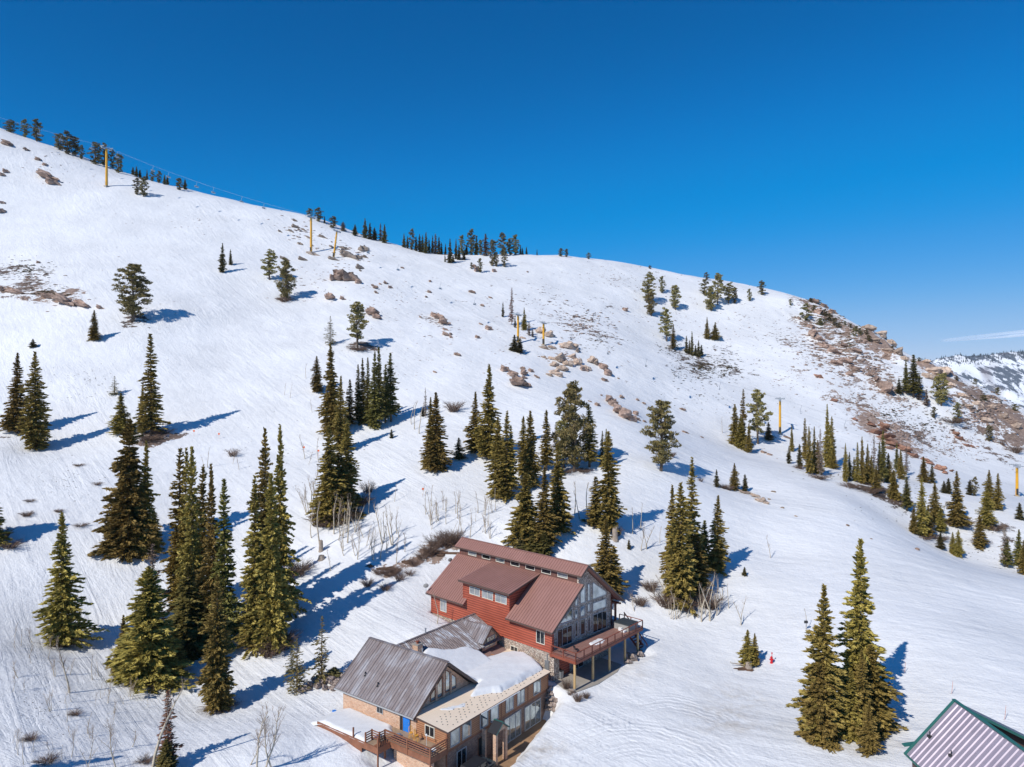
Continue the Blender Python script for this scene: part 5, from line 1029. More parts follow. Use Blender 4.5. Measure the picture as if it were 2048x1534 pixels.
plant_group('bare aspens ringing the right clump, right side','on the right side of the ringed clump',[(1403,1244,1135,24,'A1'),(1423,1241,1133,36,'A3'),(1433,1231,1166,26,'A2'),(1440,1223,1145,30,'A0'),(1458,1217,1156,12,'A7'),(1484,1250,1185,36,'A3'),(1412,1232,1170,22,'A0'),(1395,1236,1190,20,'A4')])
plant_group('lone bare aspens on the right','alone on the right hand snow',[(1541,1116,1066,26,'A0'),(1445,866,827,20,'A7'),(1612,1258,1208,16,'A4')])
plant_group('young aspen by the lodge','standing in front of the red house left end',[(874,1247,1164,24,'A1')])
def scat_aspen(gname,loc,box,n,h0,h1,seed):
    rr=random.Random(seed); rows=[]
    for _ in range(n):
        u=rr.uniform(box[0],box[2]); t=(u-box[0])/(box[2]-box[0]); v=rr.uniform(box[1],box[3])+box[4]*t; h=rr.uniform(h0,h1); rows.append((int(u),int(v),int(v-h),h*.45,'A%d'%rr.randrange(8)))
    rows=sorted(set(rows)); plant_group(gname,loc,rows,'thin bare sapling')
scat_aspen('thin bare saplings near the bottom left corner','low in the bottom left corner',(5,1400,240,1530,0),17,26,60,1)
scat_aspen('thin bare saplings on the left snow','on the snow below the lone left spruce',(5,1270,110,1400,0),9,24,44,2)
scat_aspen('thin bare saplings behind the rock pile','behind the left end of the dirt bank',(640,1060,820,1120,10),17,34,76,3)
scat_aspen('thin bare saplings above the red house','just above the red house roof',(850,1010,1000,1075,10),16,34,66,4)
scat_aspen('thin bare saplings round the right clump','low round the right spruce clump',(1315,1195,1460,1240,0),15,34,70,5)
scat_aspen('thin bare saplings at the tall column foot','at the foot of the tall column',(610,1020,740,1070,0),13,40,74,6)
scat_aspen('thin bare saplings below the cluster','below the left spruce cluster edge',(130,1330,340,1420,30),12,24,50,7)
# shrubs
def shrubs(gname,loc,rows):
    rows=sorted(rows)
    for i,(u,v,wd,h) in enumerate(rows):
        p=G(u,v); s=wd/F*p.y/2.0; hz=h/F*p.y/1.1; o=obj('shrub',BR_[(i+int(u))%3]); o.location=p; o.scale=(s,s,hz); o.rotation_euler=(0,0,u*.7)
        n=len(rows); w1='leftmost' if i==0 else ('rightmost' if i==n-1 else ORD[min(i,17)]+' from left')
        tag(o,('brown leafless shrub %s'%loc) if n==1 else 'brown leafless shrub, %s %s'%(w1,loc),'shrub',gname)
shrubs('shrubs on the left snow','on the left snow',[(54,1032,22,8),(60,1003,20,4),(157,932,18,4),(195,970,18,6),(118,1024,16,5),(162,1052,26,5),(300,880,50,12),(325,868,40,10),(465,912,24,14),(10,1075,26,20),(20,1095,40,12)])
shrubs('shrubs near the bottom left','near the bottom left corner',[(60,1480,30,9),(150,1430,24,8),(130,1290,60,16),(95,1525,40,10),(290,1525,30,10)])
shrubs('brush under the middle left stand','under the middle left spruces',[(600,1148,44,26),(575,1160,50,30),(560,1298,56,34),(540,1310,50,24),(512,1300,40,20),(440,1416,60,10),(310,1362,90,12)])
shrubs('brush along the dirt bank','on the dirt bank behind the red house',[(870,1095,36,24),(890,1090,40,26),(905,1085,36,22),(860,1110,30,20),(735,1172,22,14),(770,1180,26,12),(800,1160,26,14),(820,1150,22,10),(780,1150,30,8),(845,1118,30,14),(828,1130,28,12),(758,1148,26,10),(790,1146,26,10)])
shrubs('shrubs by the tall column','at the foot of the tall column',[(640,1050,46,22),(690,1042,50,20),(720,1010,44,18),(735,985,28,20),(660,1052,60,14)])
shrubs('shrubs on the middle slope','on the middle slope',[(907,822,34,18),(1343,913,16,8),(570,602,28,6),(715,700,36,6),(1130,945,40,7),(1168,944,30,7),(1235,1070,20,16)])
shrubs('shrubs in front of the deck','in front of the deck posts',[(1133,1378,16,18),(1155,1402,18,14),(1172,1396,14,10),(1140,1390,12,8)])
shrubs('shrubs around the ringed clump','inside the aspen ring',[(1330,1212,40,26),(1375,1215,70,30),(1420,1215,40,24),(1300,1180,30,16),(1280,1210,26,14)])
shrubs('shrubs along the gully','along the right gully',[(1640,958,30,8),(1700,975,40,9),(1740,985,44,10),(1800,1012,30,10),(1850,1078,40,8),(1900,1048,40,9),(1930,1050,40,12),(1990,1060,40,12),(2005,890,12,12),(2030,905,26,12),(1960,1088,30,8),(1880,1080,30,8),(1600,938,24,7),(1905,845,50,10)])
shrubs('shrubs left of the spur trees','by the tan rocks on the spur',[(1447,977,16,8),(1458,980,16,8),(1402,963,12,7)])
# junipers on the rocky shoulder
JUN=[(1612,638,26,30),(1636,608,14,9),(1622,604,12,8),(1650,632,16,14),(1660,640,16,13),(1670,650,14,14),(1678,655,12,10),(1690,650,9,8),(1700,655,10,8),(1712,662,14,10),(1720,668,14,12),(1708,672,12,16),(1733,668,12,9),(1738,682,16,12),(1640,628,12,12),(1628,622,14,12),(1581,610,10,12),(1785,700,10,8),(1838,722,10,7),(1995,768,16,14),(1950,765,12,10),(1968,800,16,10),(1913,760,12,8),(2030,820,20,12),(1640,650,18,14)]
for i,(u,v,wd,h) in enumerate(sorted(JUN)):
    p=G(u,v); me,H0,R0_=FAR['g%d'%(i%3)]; o=obj('juniper_bush',me); o.location=p-Vector((0,0,h/F*p.y*.35)); o.scale=(wd/F*p.y/2/R0_,)*2+(h*1.35/F*p.y/H0,); o.rotation_euler=(0,0,i*1.3)
    n=len(JUN); tag(o,'dark wind bent juniper, %s on the rocky shoulder'%('leftmost' if i==0 else 'rightmost' if i==n-1 else ORD[i]+' from left' if i<15 else ORD[n-1-i]+' from right'),'bush','junipers on the rocky shoulder')
# ------------------------------------------------------------------ rocks
import bmesh, mathutils.noise as mn
def rockmesh(seed,mt,sub=3,flat=.7,chunky=.5):
    bm=bmesh.new(); bmesh.ops.create_icosphere(bm,subdivisions=sub,radius=1.0); o=Vector((seed*7.3,seed*3.1,seed*1.7))
    rq=random.Random(seed*31+5); pl=[(Vector((rq.gauss(0,1),rq.gauss(0,1),rq.gauss(0,1))).normalized(),rq.uniform(.45,.85)) for _ in range(15)]
    for v in bm.verts:
        for n_,d_ in pl:
            e=v.co.dot(n_)-d_
            if e>0: v.co-=n_*e*.95
        v.co*=1.25
        p=v.co.copy(); n=mn.noise(p*1.1+o)*.9+mn.noise(p*2.4+o)*.45+mn.noise(p*5.5+o)*.22
        c=mn.cell(p*1.9+o)*.35; v.co=p*(1+n*chunky+c*chunky*1.1); v.co.z*=flat
    me=bpy.data.meshes.new('rock'); bm.to_mesh(me); bm.free(); me.materials.append(M[mt]); return me
RK={k:[rockmesh(i+j*10,k,3) for i in range(4)] for j,k in enumerate(('rock','rockgrey','rocktan','rockred','rockpile'))}
def rocks(gname,loc,rows,word,mt='rock',emb=.25,nm='rock',yaw=None):
    rows=sorted(rows); n=len(rows); big=max(r[2]*r[3] for r in rows); sm=min(r[2]*r[3] for r in rows)
    for i,(u,v,wd,h) in enumerate(rows):
        p=G(u,v+h*.42); kk=.8 if 'shoulder' in gname else (1.35 if mt=='rockpile' else 1); s=wd/F*p.y/2*kk; hz=h/F*p.y/2*max(kk,1); o=obj(nm,RK[mt][(i*3+int(u))%4]); o.location=p+Vector((0,hz*.6,hz*(.9 if mt=='rockpile' else .55)))
        o.scale=(s*1.0,max(hz*1.6,s*.5),hz*1.15); o.rotation_euler=(R(-18),R(20) if wd>h*1.3 else R(8),R(-8)+.25*math.sin(i*2.1))
        a=wd*h
        if n==1: w1=''
        elif a==big and [r[2]*r[3] for r in rows].count(big)==1: w1='largest '
        elif a==sm and [r[2]*r[3] for r in rows].count(sm)==1: w1='smallest '
        else: w1=('leftmost ' if i==0 else 'rightmost ' if i==n-1 else (ORD[i]+' from left, ') if i<18 else (ORD[n-1-i]+' from right, '))
        tag(o,'%s%s %s'%(w1,word,loc),'rock',gname)
rocks('rocks at the upper left','on the upper left slope',[(12,283,30,16),(92,350,52,18),(106,362,34,16),(75,316,17,10),(89,327,13,9),(12,341,15,10),(5,348,13,9),(4,420,12,14),(6,404,10,8),(52,298,7,8),(76,342,10,8)],'brown rock')
rocks('ledge rocks at the left','in the ledge on the left slope',[(30,580,48,15),(128,600,56,22),(160,606,34,18),(98,592,40,14),(198,614,18,9),(8,576,26,12),(76,523,11,7),(50,597,20,8)],'brown ledge rock')
rocks('rocks around the twin towers','around the twin yellow towers',[(622,505,30,9),(666,517,26,7),(568,516,27,9),(604,517,20,9),(582,461,12,7),(598,485,14,7),(560,462,9,6),(589,440,9,6),(590,452,18,8),(686,494,22,9),(662,492,14,7),(698,508,40,18),(712,512,18,14),(723,494,22,18),(718,533,17,12),(731,513,12,7),(720,540,8,6),(646,473,20,7),(615,473,14,6),(606,458,12,6)],'brown rock','rockgrey')
rocks('rocks of the big outcrop','in the big outcrop below the twin towers',[(678,545,34,34),(702,550,36,28),(716,560,16,16),(668,553,16,18)],'reddish brown outcrop rock','rock')
rocks('rocks on the centre left slope','on the centre left slope',[(658,592,19,18),(744,622,26,22),(752,632,18,13),(684,596,14,8),(771,565,8,7),(781,573,10,8),(750,574,10,8),(752,584,9,6),(760,567,7,5),(804,535,7,4),(745,570,7,5)],'brown rock')
rocks('rocks on the centre slope','on the centre slope under the knoll',[(859,582,12,8),(860,561,7,7),(943,583,13,7),(964,610,8,6),(981,594,12,5),(979,655,19,11),(962,647,12,5),(914,708,14,8),(876,632,24,14),(886,642,26,16),(868,628,16,12),(892,658,16,6),(892,668,22,8),(902,667,8,6),(903,674,9,5),(956,673,13,8),(841,633,8,5),(853,593,7,5),(955,537,14,14),(948,532,10,9),(989,540,11,9),(1055,543,5,4),(870,743,12,5)],'brown rock')
rocks('rocks around the middle towers','beside the two middle yellow towers',[(1081,660,18,16),(1097,666,24,18),(1088,694,22,8),(1105,694,18,9),(1046,675,12,6),(1104,716,16,9),(1087,713,14,6),(1134,688,34,20),(1148,692,16,13),(1156,700,9,12),(1122,715,26,24),(1136,725,22,18),(1146,712,18,14),(1156,722,18,22),(1110,742,26,16),(1124,736,22,14),(1100,749,16,8),(1108,728,16,13),(1117,748,24,12),(1173,735,23,14),(1184,719,16,18),(1192,724,14,14)],'brown rock','rocktan')
rocks('rocks of the boulder cluster','in the boulder cluster below centre',[(1012,736,24,16),(1026,745,24,18),(1036,762,32,26),(1052,768,18,12),(1047,744,15,15),(1045,736,10,8),(1063,740,14,9),(1048,754,10,8),(1072,751,9,5),(1075,754,8,5)],'brown boulder','rock')
rocks('rocks above the lone pine','in the outcrop above the lone pine',[(1207,730,24,18),(1217,742,20,20),(1170,736,20,14),(1152,720,12,10),(1211,759,17,8),(1220,798,22,18),(1230,806,24,18),(1238,818,30,22),(1252,828,34,24),(1266,836,20,16),(1272,824,14,14),(1277,837,12,9),(1290,842,9,6),(1196,808,13,9),(1243,793,10,8),(1275,799,8,5),(1180,802,10,4),(1123,796,12,5),(1203,790,5,4)],'brown boulder','rock')
rocks('rocks on the right middle slope','on the right middle slope',[(1250,617,14,11),(1365,818,12,6),(1372,864,16,5),(1405,874,8,4),(1288,806,8,5),(1237,756,6,4),(1697,1050,7,5),(1836,1097,10,8),(1743,1077,5,3),(1530,904,16,6),(1540,908,12,6),(1574,874,14,5)],'small brown rock','rock')
rocks('low rocks on the spur','in the low rock line on the spur',[(1476,979,16,6),(1494,985,26,7),(1512,991,20,9),(1524,999,24,12),(1535,1006,10,6),(1549,983,9,4),(1539,998,6,4),(1566,1015,6,4),(1592,1032,6,3)],'tan rock','rocktan')
RID=[(1631,664,26,18),(1640,676,24,12),(1625,652,24,10),(1652,690,30,14),(1668,700,34,14),(1690,720,30,14),(1712,735,30,16),(1700,748,20,10),(1763,765,22,24),(1774,775,24,28),(1756,758,14,16),(1738,748,16,10),(1600,636,10,6),(1628,595,22,10),(1650,606,24,10),(1668,622,22,12),(1640,622,22,14),(1690,690,26,10),(1712,700,26,10),(1672,724,26,10)]
rocks('rocks on the left of the rocky shoulder','on the near side of the rocky shoulder',RID,'brown shoulder rock','rock')
RID2=[(1740,655,30,14),(1765,666,32,18),(1786,684,30,18),(1800,702,24,20),(1812,716,20,14),(1752,680,26,12),(1778,700,26,10),(1855,722,16,9),(1872,740,30,20),(1890,742,26,22),(1862,752,36,18),(1905,768,22,12),(1930,790,26,12),(1955,805,28,12),(1985,812,26,12),(2010,830,26,14),(2035,850,26,16),(1975,840,30,12),(1940,812,22,10)]
rocks('rocks on the crest of the rocky shoulder','on the crest of the rocky shoulder',RID2,'tan crest rock','rocktan')
rocks('reddish rocks above the gully','in the reddish scree above the gully',[(1757,862,30,20),(1775,872,32,22),(1768,850,22,14),(1790,884,32,20),(1808,896,28,14),(1745,848,22,10),(1780,895,22,10),(1830,910,20,12),(1850,918,18,8),(1862,925,20,9),(1880,935,20,14),(1892,944,12,9),(1904,941,9,7),(1912,866,14,10),(1922,876,22,10),(1935,890,16,7),(1946,892,12,6),(1905,860,10,6),(1712,838,12,7),(1640,752,20,9),(1668,800,14,8)],'reddish rock','rockred')
rocks('boulders of the rock garden','in the rock garden left of the lodge',[(620,1372,12,9),(632,1376,11,9),(641,1368,13,10),(650,1378,12,9),(658,1366,16,12),(668,1372,14,10),(674,1364,11,9),(646,1358,12,9),(612,1380,14,9),(600,1384,13,9),(637,1356,10,7),(627,1362,12,8),(663,1380,12,8),(686,1355,9,7),(656,1355,9,6),(680,1376,9,7)],'round boulder','rockpile')
rocks('boulders between the houses','between lodge corner and deck slab',[(1098,1384,14,11),(1104,1392,12,10),(1096,1398,12,11),(1107,1400,9,9),(1100,1410,14,12),(1109,1412,12,10),(1098,1422,12,11),(1107,1423,10,9),(1094,1410,8,9),(1113,1404,8,7)],'grey brown boulder','rockpile')
rocks('boulders under the stair','at the foot of the deck stair',[(1268,1318,20,12),(1280,1310,14,10),(1258,1325,12,7),(1146,1384,10,6)],'brown boulder','rockpile')
# dirt banks behind the red house
def mound(u,v,wd,h,label,mt='dirt',nm='dirt_bank'):
    p=G(u,v); o=obj(nm,rockmesh(int(u)%17,mt,4,.55,.6)); s=wd/F*p.y/2; hz=h/F*p.y/2; o.location=p+Vector((0,hz*.5,0)); o.scale=(s,hz*1.3,hz*1.2); tag(o,label,'dirt bank','dirt banks behind the red house'); return o
mound(878,1108,56,20,'largest bank of bare brown earth behind the red house'); mound(775,1138,44,12,'brown earth bank left of the red house, with broken edge'); mound(812,1126,26,14,'small brown earth bank beside the aspens'); mound(740,1134,16,12,'small dark lump of earth at the left of the bank line'); mound(900,1092,34,14,'upper brown earth bank above the roof ridge')
# scattered stones and low brush poking through the snow
def scatter(name,label,regions,mt,seed,flat=.4):
    rr=random.Random(seed); protos=[]
    for k in range(5):
        bm=bmesh.new(); bmesh.ops.create_icosphere(bm,subdivisions=1,radius=1.0)
        for v in bm.verts: v.co=v.co*(1+.5*mn.noise(v.co*1.7+Vector((k*5,seed,0)))); v.co.z*=flat
        protos.append((np.array([v.co[:] for v in bm.verts]),np.array([[x.index for x in f.verts] for f in bm.faces]))); bm.free()
    Vs=[];Fs=[];k=0
    for (u,v,ru,rv,n,s0,s1) in regions:
        for _ in range(n):
            a=rr.uniform(0,6.28); q=abs(rr.gauss(0,.5)); uu=u+math.cos(a)*q*ru; vv=v+math.sin(a)*q*rv
            p=G(uu,vv)
            if p.y>440 or p.y<60: continue
            s=rr.uniform(s0,s1)**1.0*p.y/F; pv,pf=protos[rr.randrange(5)]; c,s_=math.cos(a),math.sin(a)
            X=pv*np.array([s*rr.uniform(.9,2.1),s*rr.uniform(.7,1.2),s*rr.uniform(.5,1.0)]); X=np.stack([X[:,0]*math.cos(.3*math.sin(a))-X[:,1]*math.sin(.3*math.sin(a)),X[:,0]*math.sin(.3*math.sin(a))+X[:,1]*math.cos(.3*math.sin(a)),X[:,2]],-1)
            Vs.append(X+np.array(p)); Fs.append(pf+k); k+=len(pv)
    me=npmesh(name,np.concatenate(Vs),np.concatenate(Fs),M[mt]); o=obj(name,me); tag(o,label,None,None,'stuff')
scatter('scattered_stones','small brown stones poking through the snow of the slope',[(600,460,70,40,60,.8,3),(690,510,60,40,60,.8,3),(650,560,120,70,70,.7,2.2),(880,650,60,40,60,.7,2.4),(800,600,120,90,60,.6,1.8),(1150,650,90,50,130,.7,3),(1180,640,60,30,70,.8,3.5),(1080,600,90,60,60,.6,2),(1230,560,140,50,80,.6,1.6),(1130,710,60,40,50,.8,2.8),(1000,700,160,90,60,.6,1.8),(1350,640,100,80,70,.6,1.8),(1480,640,90,70,60,.6,1.8),(1640,690,80,70,230,.8,4),(1700,720,90,70,260,.8,4),(1750,740,70,60,160,.8,4),(1800,800,90,60,160,.8,3.2),(1960,830,90,60,260,.9,4.5),(1720,800,90,60,150,.7,3),(1800,870,90,40,220,.8,3.2),(1900,900,120,50,150,.7,2.4),(1640,880,120,60,70,.6,1.8),(60,560,80,40,90,.8,3.2),(140,600,70,20,40,.8,3.2),(400,440,200,40,40,.6,1.5),(300,600,250,120,60,.6,1.6),(120,330,100,60,30,.7,2),(1500,830,120,70,40,.6,1.6),(1560,760,160,60,80,.6,1.8),(850,720,200,80,50,.6,1.6)],'rock',5)
scatter('low_brush','low dark brush tips poking through the snow',[(1400,735,70,32,330,.8,2.8),(1455,735,40,30,130,.8,2.6),(1350,700,60,30,110,.7,2.2),(1400,790,120,50,90,.6,1.8),(1200,680,70,40,90,.7,2.2),(1650,640,60,40,120,.8,3),(1700,690,80,50,160,.8,3),(1850,850,90,60,180,.8,2.6),(1770,830,90,50,160,.8,2.6),(60,540,80,30,120,.7,3),(95,585,50,12,110,1,3.4),(1960,800,90,50,160,.8,3),(1290,560,120,40,70,.6,1.5),(180,760,90,50,90,.5,1.4),(130,960,120,70,70,.5,1.6),(1800,1000,120,60,120,.6,2.0),(1950,1080,90,60,90,.6,2.0),(1660,950,60,15,60,.6,2.2),(1560,680,90,60,90,.6,1.8),(1180,640,80,40,80,.6,2.2),(90,1420,110,80,120,.4,1.4),(570,900,160,80,60,.5,1.3)],'juniper',6)
# ------------------------------------------------------------------ chair lift
def tower(u,v,vt,label,lean=0,r=5):
    p=G(u,v); H=(v-vt)/F*p.y; t=thing('lift_tower',label,'lift tower',p,R(67),'yellow ski lift towers'); rr_=max(.42,H*.03)
    b=MB(); b.tube([(0,0,-1),(0,0,H*.94)],[rr_,rr_*.8],14); b.build('pole','yellow',t)
    b=MB(); b.box((-rr_*1.6,-rr_*1.6,-.8),(rr_*1.6,rr_*1.6,.35)); b.build('footing','concrete',t)
    b=MB(); b.box((-2.8,-.28,H*.93),(2.8,.28,H*.97)); b.box((-.3,-.3,H*.9),(.3,.3,H*.98)); b.build('crossarm','metal',t)
    b=MB(); b.box((-.55,-.25,.6),(-.15,.25,2.4)); b.build('control_box','darkmetal',t)
    b=MB(); b.bar((rr_+.12,-.2,.6),(rr_*.9+.1,-.2,H*.9),.04); b.bar((rr_+.12,.2,.6),(rr_*.9+.1,.2,H*.9),.04)
    for k in range(int(H/.5)): b.bar((rr_+.1,-.2,.8+k*.5),(rr_+.1,.2,.8+k*.5),.03)
    b.build('ladder','darkmetal',t)
    for s in (-1,1):
        b=MB(); b.bar((s*2.4,-1.5,H*.975),(s*2.4,1.5,H*.975),.08,.16)
        for k in range(6): b.tube([(s*2.4-.06,-1.3+k*.52,H*.985),(s*2.4+.06,-1.3+k*.52,H*.985)],.2,10)
        b.build('sheave_assembly','metal',t)
    b=MB(); b.bar((-2.4,0,H*.96),(-1.2,0,H*1.03),.07); b.bar((-1.2,0,H*1.03),(1.2,0,H*1.03),.07); b.bar((1.2,0,H*1.03),(2.4,0,H*.96),.07); b.build('lifting_frame','metal',t)
    t.rotation_euler=(Matrix.Rotation(R(lean),3,'Y')@Matrix.Rotation(R(67),3,'Z')).to_euler(); return p+Vector((lean*.0175*H*.7,0,H*.98)),H
TW=[]
for a in ((213,373,293,'tall yellow lift tower high on the upper left skyline',0),(622,505,431,'left tower of the twin yellow pair in the notch',0),(667,516,459,'tilted right tower of the twin yellow pair in the notch',7),(1036,686,627,'yellow lift tower rising behind the small dark fir, middle slope',0),(1087,691,644,'yellow lift tower on the brown rocks, middle slope',0),(1560,868,796,'yellow lift tower beside the pine on the right slope',0),(2034,993,930,'yellow lift tower at the right edge',0)): TW.append(tower(*a)[0])
def along(a,b,t,sag): p=a.lerp(b,t); p=p.copy(); p.z-=sag*4*t*(1-t); return p
start=Vector(W(-420,70,470)); end=Vector(W(2500,1010,225)); CH_=[start]+TW+[end]
for side in (-1,1):
    b=MB(); off=Vector((math.cos(R(-38)),math.sin(R(-38)),0))*0; off=Vector((.94*side,2.2*side,.2))
    for i in range(len(CH_)-1):
        a_,b_=CH_[i],CH_[i+1]; L_=(b_-a_).length; sag=L_*.018
        b.tube([along(a_,b_,k/12,sag)+off for k in range(13)],.016,4,False)
    o=b.build('lift_cable','metal'); tag(o,('haul cable of the ski lift, valley side','haul cable of the ski lift, hill side')[side>0],'cable','ski lift cables')
def chair(pos,label,i):
    t=thing('lift_chair',label,'lift chair',pos,R(67),'chairs hanging on the ski lift')
    b=MB(); b.tube([(0,0,0),(0,0,-.5),(0,.35,-1.2),(0,.35,-2.2)],.06,6); b.build('hanger','metal',t)
    b=MB(); b.box((-1.1,-.2,-2.75),(1.1,.3,-2.68)); b.build('seat','metal',t); b=MB(); b.box((-1.1,.3,-2.7),(1.1,.36,-2.0)); b.bar((-1.1,.33,-2.0),(1.1,.33,-2.0),.08); b.build('backrest','metal',t)
    b=MB(); b.tube([(-1.1,.3,-2.1),(-1.1,-.3,-2.3),(1.1,-.3,-2.3),(1.1,.3,-2.1)],.04,5); b.build('safety_bar','metal',t)
places=[(0,.82,1),(0,.9,-1),(0,.955,1),(1,.08,-1),(1,.22,1),(1,.34,-1),(1,.44,1),(1,.56,-1),(1,.66,1),(1,.8,-1),(3,.2,1),(3,.42,-1),(3,.62,1),(3,.82,-1),(5,.12,1),(5,.3,-1),(5,.45,1),(5,.6,-1),(5,.76,1),(5,.9,-1),(6,.1,1),(6,.3,-1)]
SPN={0:'above the upper left skyline trees',1:'between the left tower and the twin towers',3:'between the twin towers and the middle towers',5:'between the middle towers and the right tower',6:'right of the right hand yellow tower'}
for sp,(grp) in {}.items(): pass
for i,(s,t_,sd) in enumerate(places):
    a_,b_=CH_[s],CH_[s+1]; sag=(b_-a_).length*.018; off=Vector((.94*sd,2.2*sd,.2)); mates=[p for p in places if p[0]==s]; j=mates.index((s,t_,sd)); n=len(mates)
    chair(along(a_,b_,t_,sag)+off,'pale metal lift chair, %s %s'%(('leftmost' if j==0 else 'rightmost' if j==n-1 else ORD[j]+' from left'),SPN[s]),i)
# ------------------------------------------------------------------ small things in the snow
p=G(1543,1326); t=thing('fire_hydrant','bright red hydrant with tall marker standing alone in the snow','hydrant',p,0)
b=MB(); b.tube([(0,0,-.1),(0,0,.12),(0,0,.13),(0,0,.72),(0,0,.73),(0,0,.8),(0,0,.92)],[.2,.2,.15,.15,.2,.18,.04],12); b.build('barrel','red',t)
b=MB(); b.tube([(-.28,0,.5),(.28,0,.5)],.09,10); b.build('outlet','red',t); b=MB(); b.tube([(0,-.26,.5),(0,0,.5)],.12,10); b.build('pumper_outlet','red',t); b=MB(); b.tube([(.1,.1,.7),(.1,.1,1.35)],.04,6); b.tube([(.1,.1,1.25),(.1,.1,1.4)],.09,8); b.build('marker','red',t)
for i,(u,v,vt) in enumerate(((1809,1346,1324),(1903,1388,1362),(2009,1440,1411))):
    p=G(u,v); t=thing('marker_pole',('leftmost','middle','rightmost')[i]+' thin bamboo pole in the snow above the corrugated roof','pole',p,0,'bamboo marker poles'); h=(v-vt)/F*p.y
    b=MB(); b.tube([(0,0,-.2),(.06*h,0,h*.5),(.1*h,0,h)],[.03,.026,.018],6); b.build('pole','bamboo',t); b=MB(); b.tube([(-.04,0,0),(0,0,.06)],[.16,.05],8); b.build('snow_collar','white',t)
for i,(u,v,lb) in enumerate(((388,872,'orange disc marker on a thin stake, leftmost on the left slope'),(438,878,'orange disc marker on a thin stake near the small fir, left slope'),(608,905,'orange marker with yellow sign among thin aspens'),(846,990,'orange marker on a stake above the dirt bank'),(637,912,'orange marker on a stake just left of the tall column'))):
    p=G(u,v); t=thing('trail_marker',lb,'marker',p,0,'orange trail markers'); b=MB(); b.tube([(0,0,-.1),(0,0,1.3)],.025,6); b.build('stake','bamboo',t); b=MB(); b.tube([(0,-.05,1.25),(0,-.02,1.25)],.24,12); b.build('disc','orange',t)
p=G(1612,1262); t=thing('trail_sign','small dark sign box on a stake by the lower right spruces','sign',p,0); b=MB(); b.tube([(0,0,-.1),(0,0,1.7)],.03,6); b.build('stake','greybark',t); b=MB(); b.box((-.25,-.1,1.15),(.25,.1,1.5)); b.build('board','darkmetal',t)
for (u,v,h,w_,lb) in ((1230,1079,24,11,'tall pale broken stump beside the spruces right of the red house'),(642,1102,22,8,'grey broken stump under the tall central column'),(1497,1337,16,13,'weathered stump at the base of the small yard spruce'),(643,1118,8,12,'low dark stump below the grey one')):
    p=G(u,v); H=h/F*p.y; r=w_/F*p.y/2; b=MB(); n=12; rr=random.Random(u)
    b.tube([(0,0,-.3),(0,0,.2),(0,0,H*.6),(0,0,H*.92)],[r*1.5,r*1.1,r,r*.9],n,False)
    k=len(b.v)-n
    b.v+= [(r*.8*math.cos(6.283*j/n),r*.8*math.sin(6.283*j/n),H*(.92+rr.uniform(-.06,.12))) for j in range(n)]; b.v.append((0,0,H*.9)); m0=k+n
    b.f+=[(k+j,k+(j+1)%n,m0+(j+1)%n,m0+j) for j in range(n)]+[(m0+j,m0+(j+1)%n,m0+n) for j in range(n)]
    o=b.build('tree_stump','greybark'); o.location=p; tag(o,lb,'stump','broken stumps')
p=G(1497,1334); b=MB(); b.tube([(-2.4,0,.55),(-1.2,.1,.35),(.3,0,.1)],[.04,.09,.14],8); b.tube([(-2.4,0,.55),(-2.5,0,.8)],[.04,.02],6); o=b.build('fallen_log','greybark'); o.location=p; tag(o,'thin fallen dead log left of the small yard spruce','log')
o=mound(1493,1341,40,10,'patch of bare earth round the small yard spruce'); 
# ------------------------------------------------------------------ far mountain range across the valley
xs=np.linspace(-1500,4200,520); ys=np.linspace(1300,2900,170); X,Y=np.meshgrid(xs,ys)
ridge_v=np.interp(xs/2000*F+1024,[-400,800,1500,1800,1862,1880,1900,1915,1935,1950,1970,2000,2020,2048,2200,2600,4000],[640,650,690,712,722,716,713,709,712,711,710,706,704,702,690,700,720])
zr=(767-ridge_v)/F*2000
t=np.clip((Y-1300)/700,0,1); back=np.clip((Y-2000)/900,0,1)
g=np.abs(fbm(X*1.0+Y*.9,Y*.25,1/260,4,31))*120; 
Zm=-330+(zr[None,:]+330)*(1-(1-t)**1.35)-back*260 + fbm(X,Y,1/90,4,33)*26*np.sin(np.pi*np.clip(t,0,1))**.5*.8- g*np.sin(np.pi*np.clip(t,.0,1)) 
Zm=np.where((Y>1960)&(Y<2040),np.minimum(Zm,zr[None,:]+3*fbm(X,Y,1/25,3,3)),Zm); Zm=np.where(Y>2040,np.minimum(Zm,zr[None,:]-4),Zm)
id_=np.arange(X.size).reshape(X.shape); me=npmesh('mountain',np.stack([X,Y,Zm],-1).reshape(-1,3),np.stack([id_[:-1,:-1],id_[:-1,1:],id_[1:,1:],id_[1:,:-1]],-1).reshape(-1,4),None,True)
m,nt,b=mat('far_snow_and_forest'); v=coord(nt)
n1=noise(nt,coord(nt,(1,.35,.5)),.05,6,.75); n2=noise(nt,v,.006,4,.6,.5); n3=noise(nt,coord(nt,(1,.4,.4),(0,0,R(25))),.004,3)
f=mth(nt,'ADD',mth(nt,'MULTIPLY',n1,.62),mth(nt,'MULTIPLY',n2,.5)); f=ramp(nt,f,[(.545,0.0),(.575,1.0)])
sx=N(nt,'SeparateXYZ'); L(nt,v,sx.inputs[0])
br=ramp(nt,n3,[(.60,0.0),(.66,1.0)])
c=mix(nt,f,(.80,.83,.88),(.11,.135,.17)); c=mix(nt,mth(nt,'MULTIPLY',br,.8),c,(.17,.14,.15)); L(nt,c,b.inputs['Base Color']); b.inputs['Roughness'].default_value=.9
me.materials.append(m); o=obj('hills',me); tag(o,'snowy wooded mountain range across the valley',None,None,'structure')
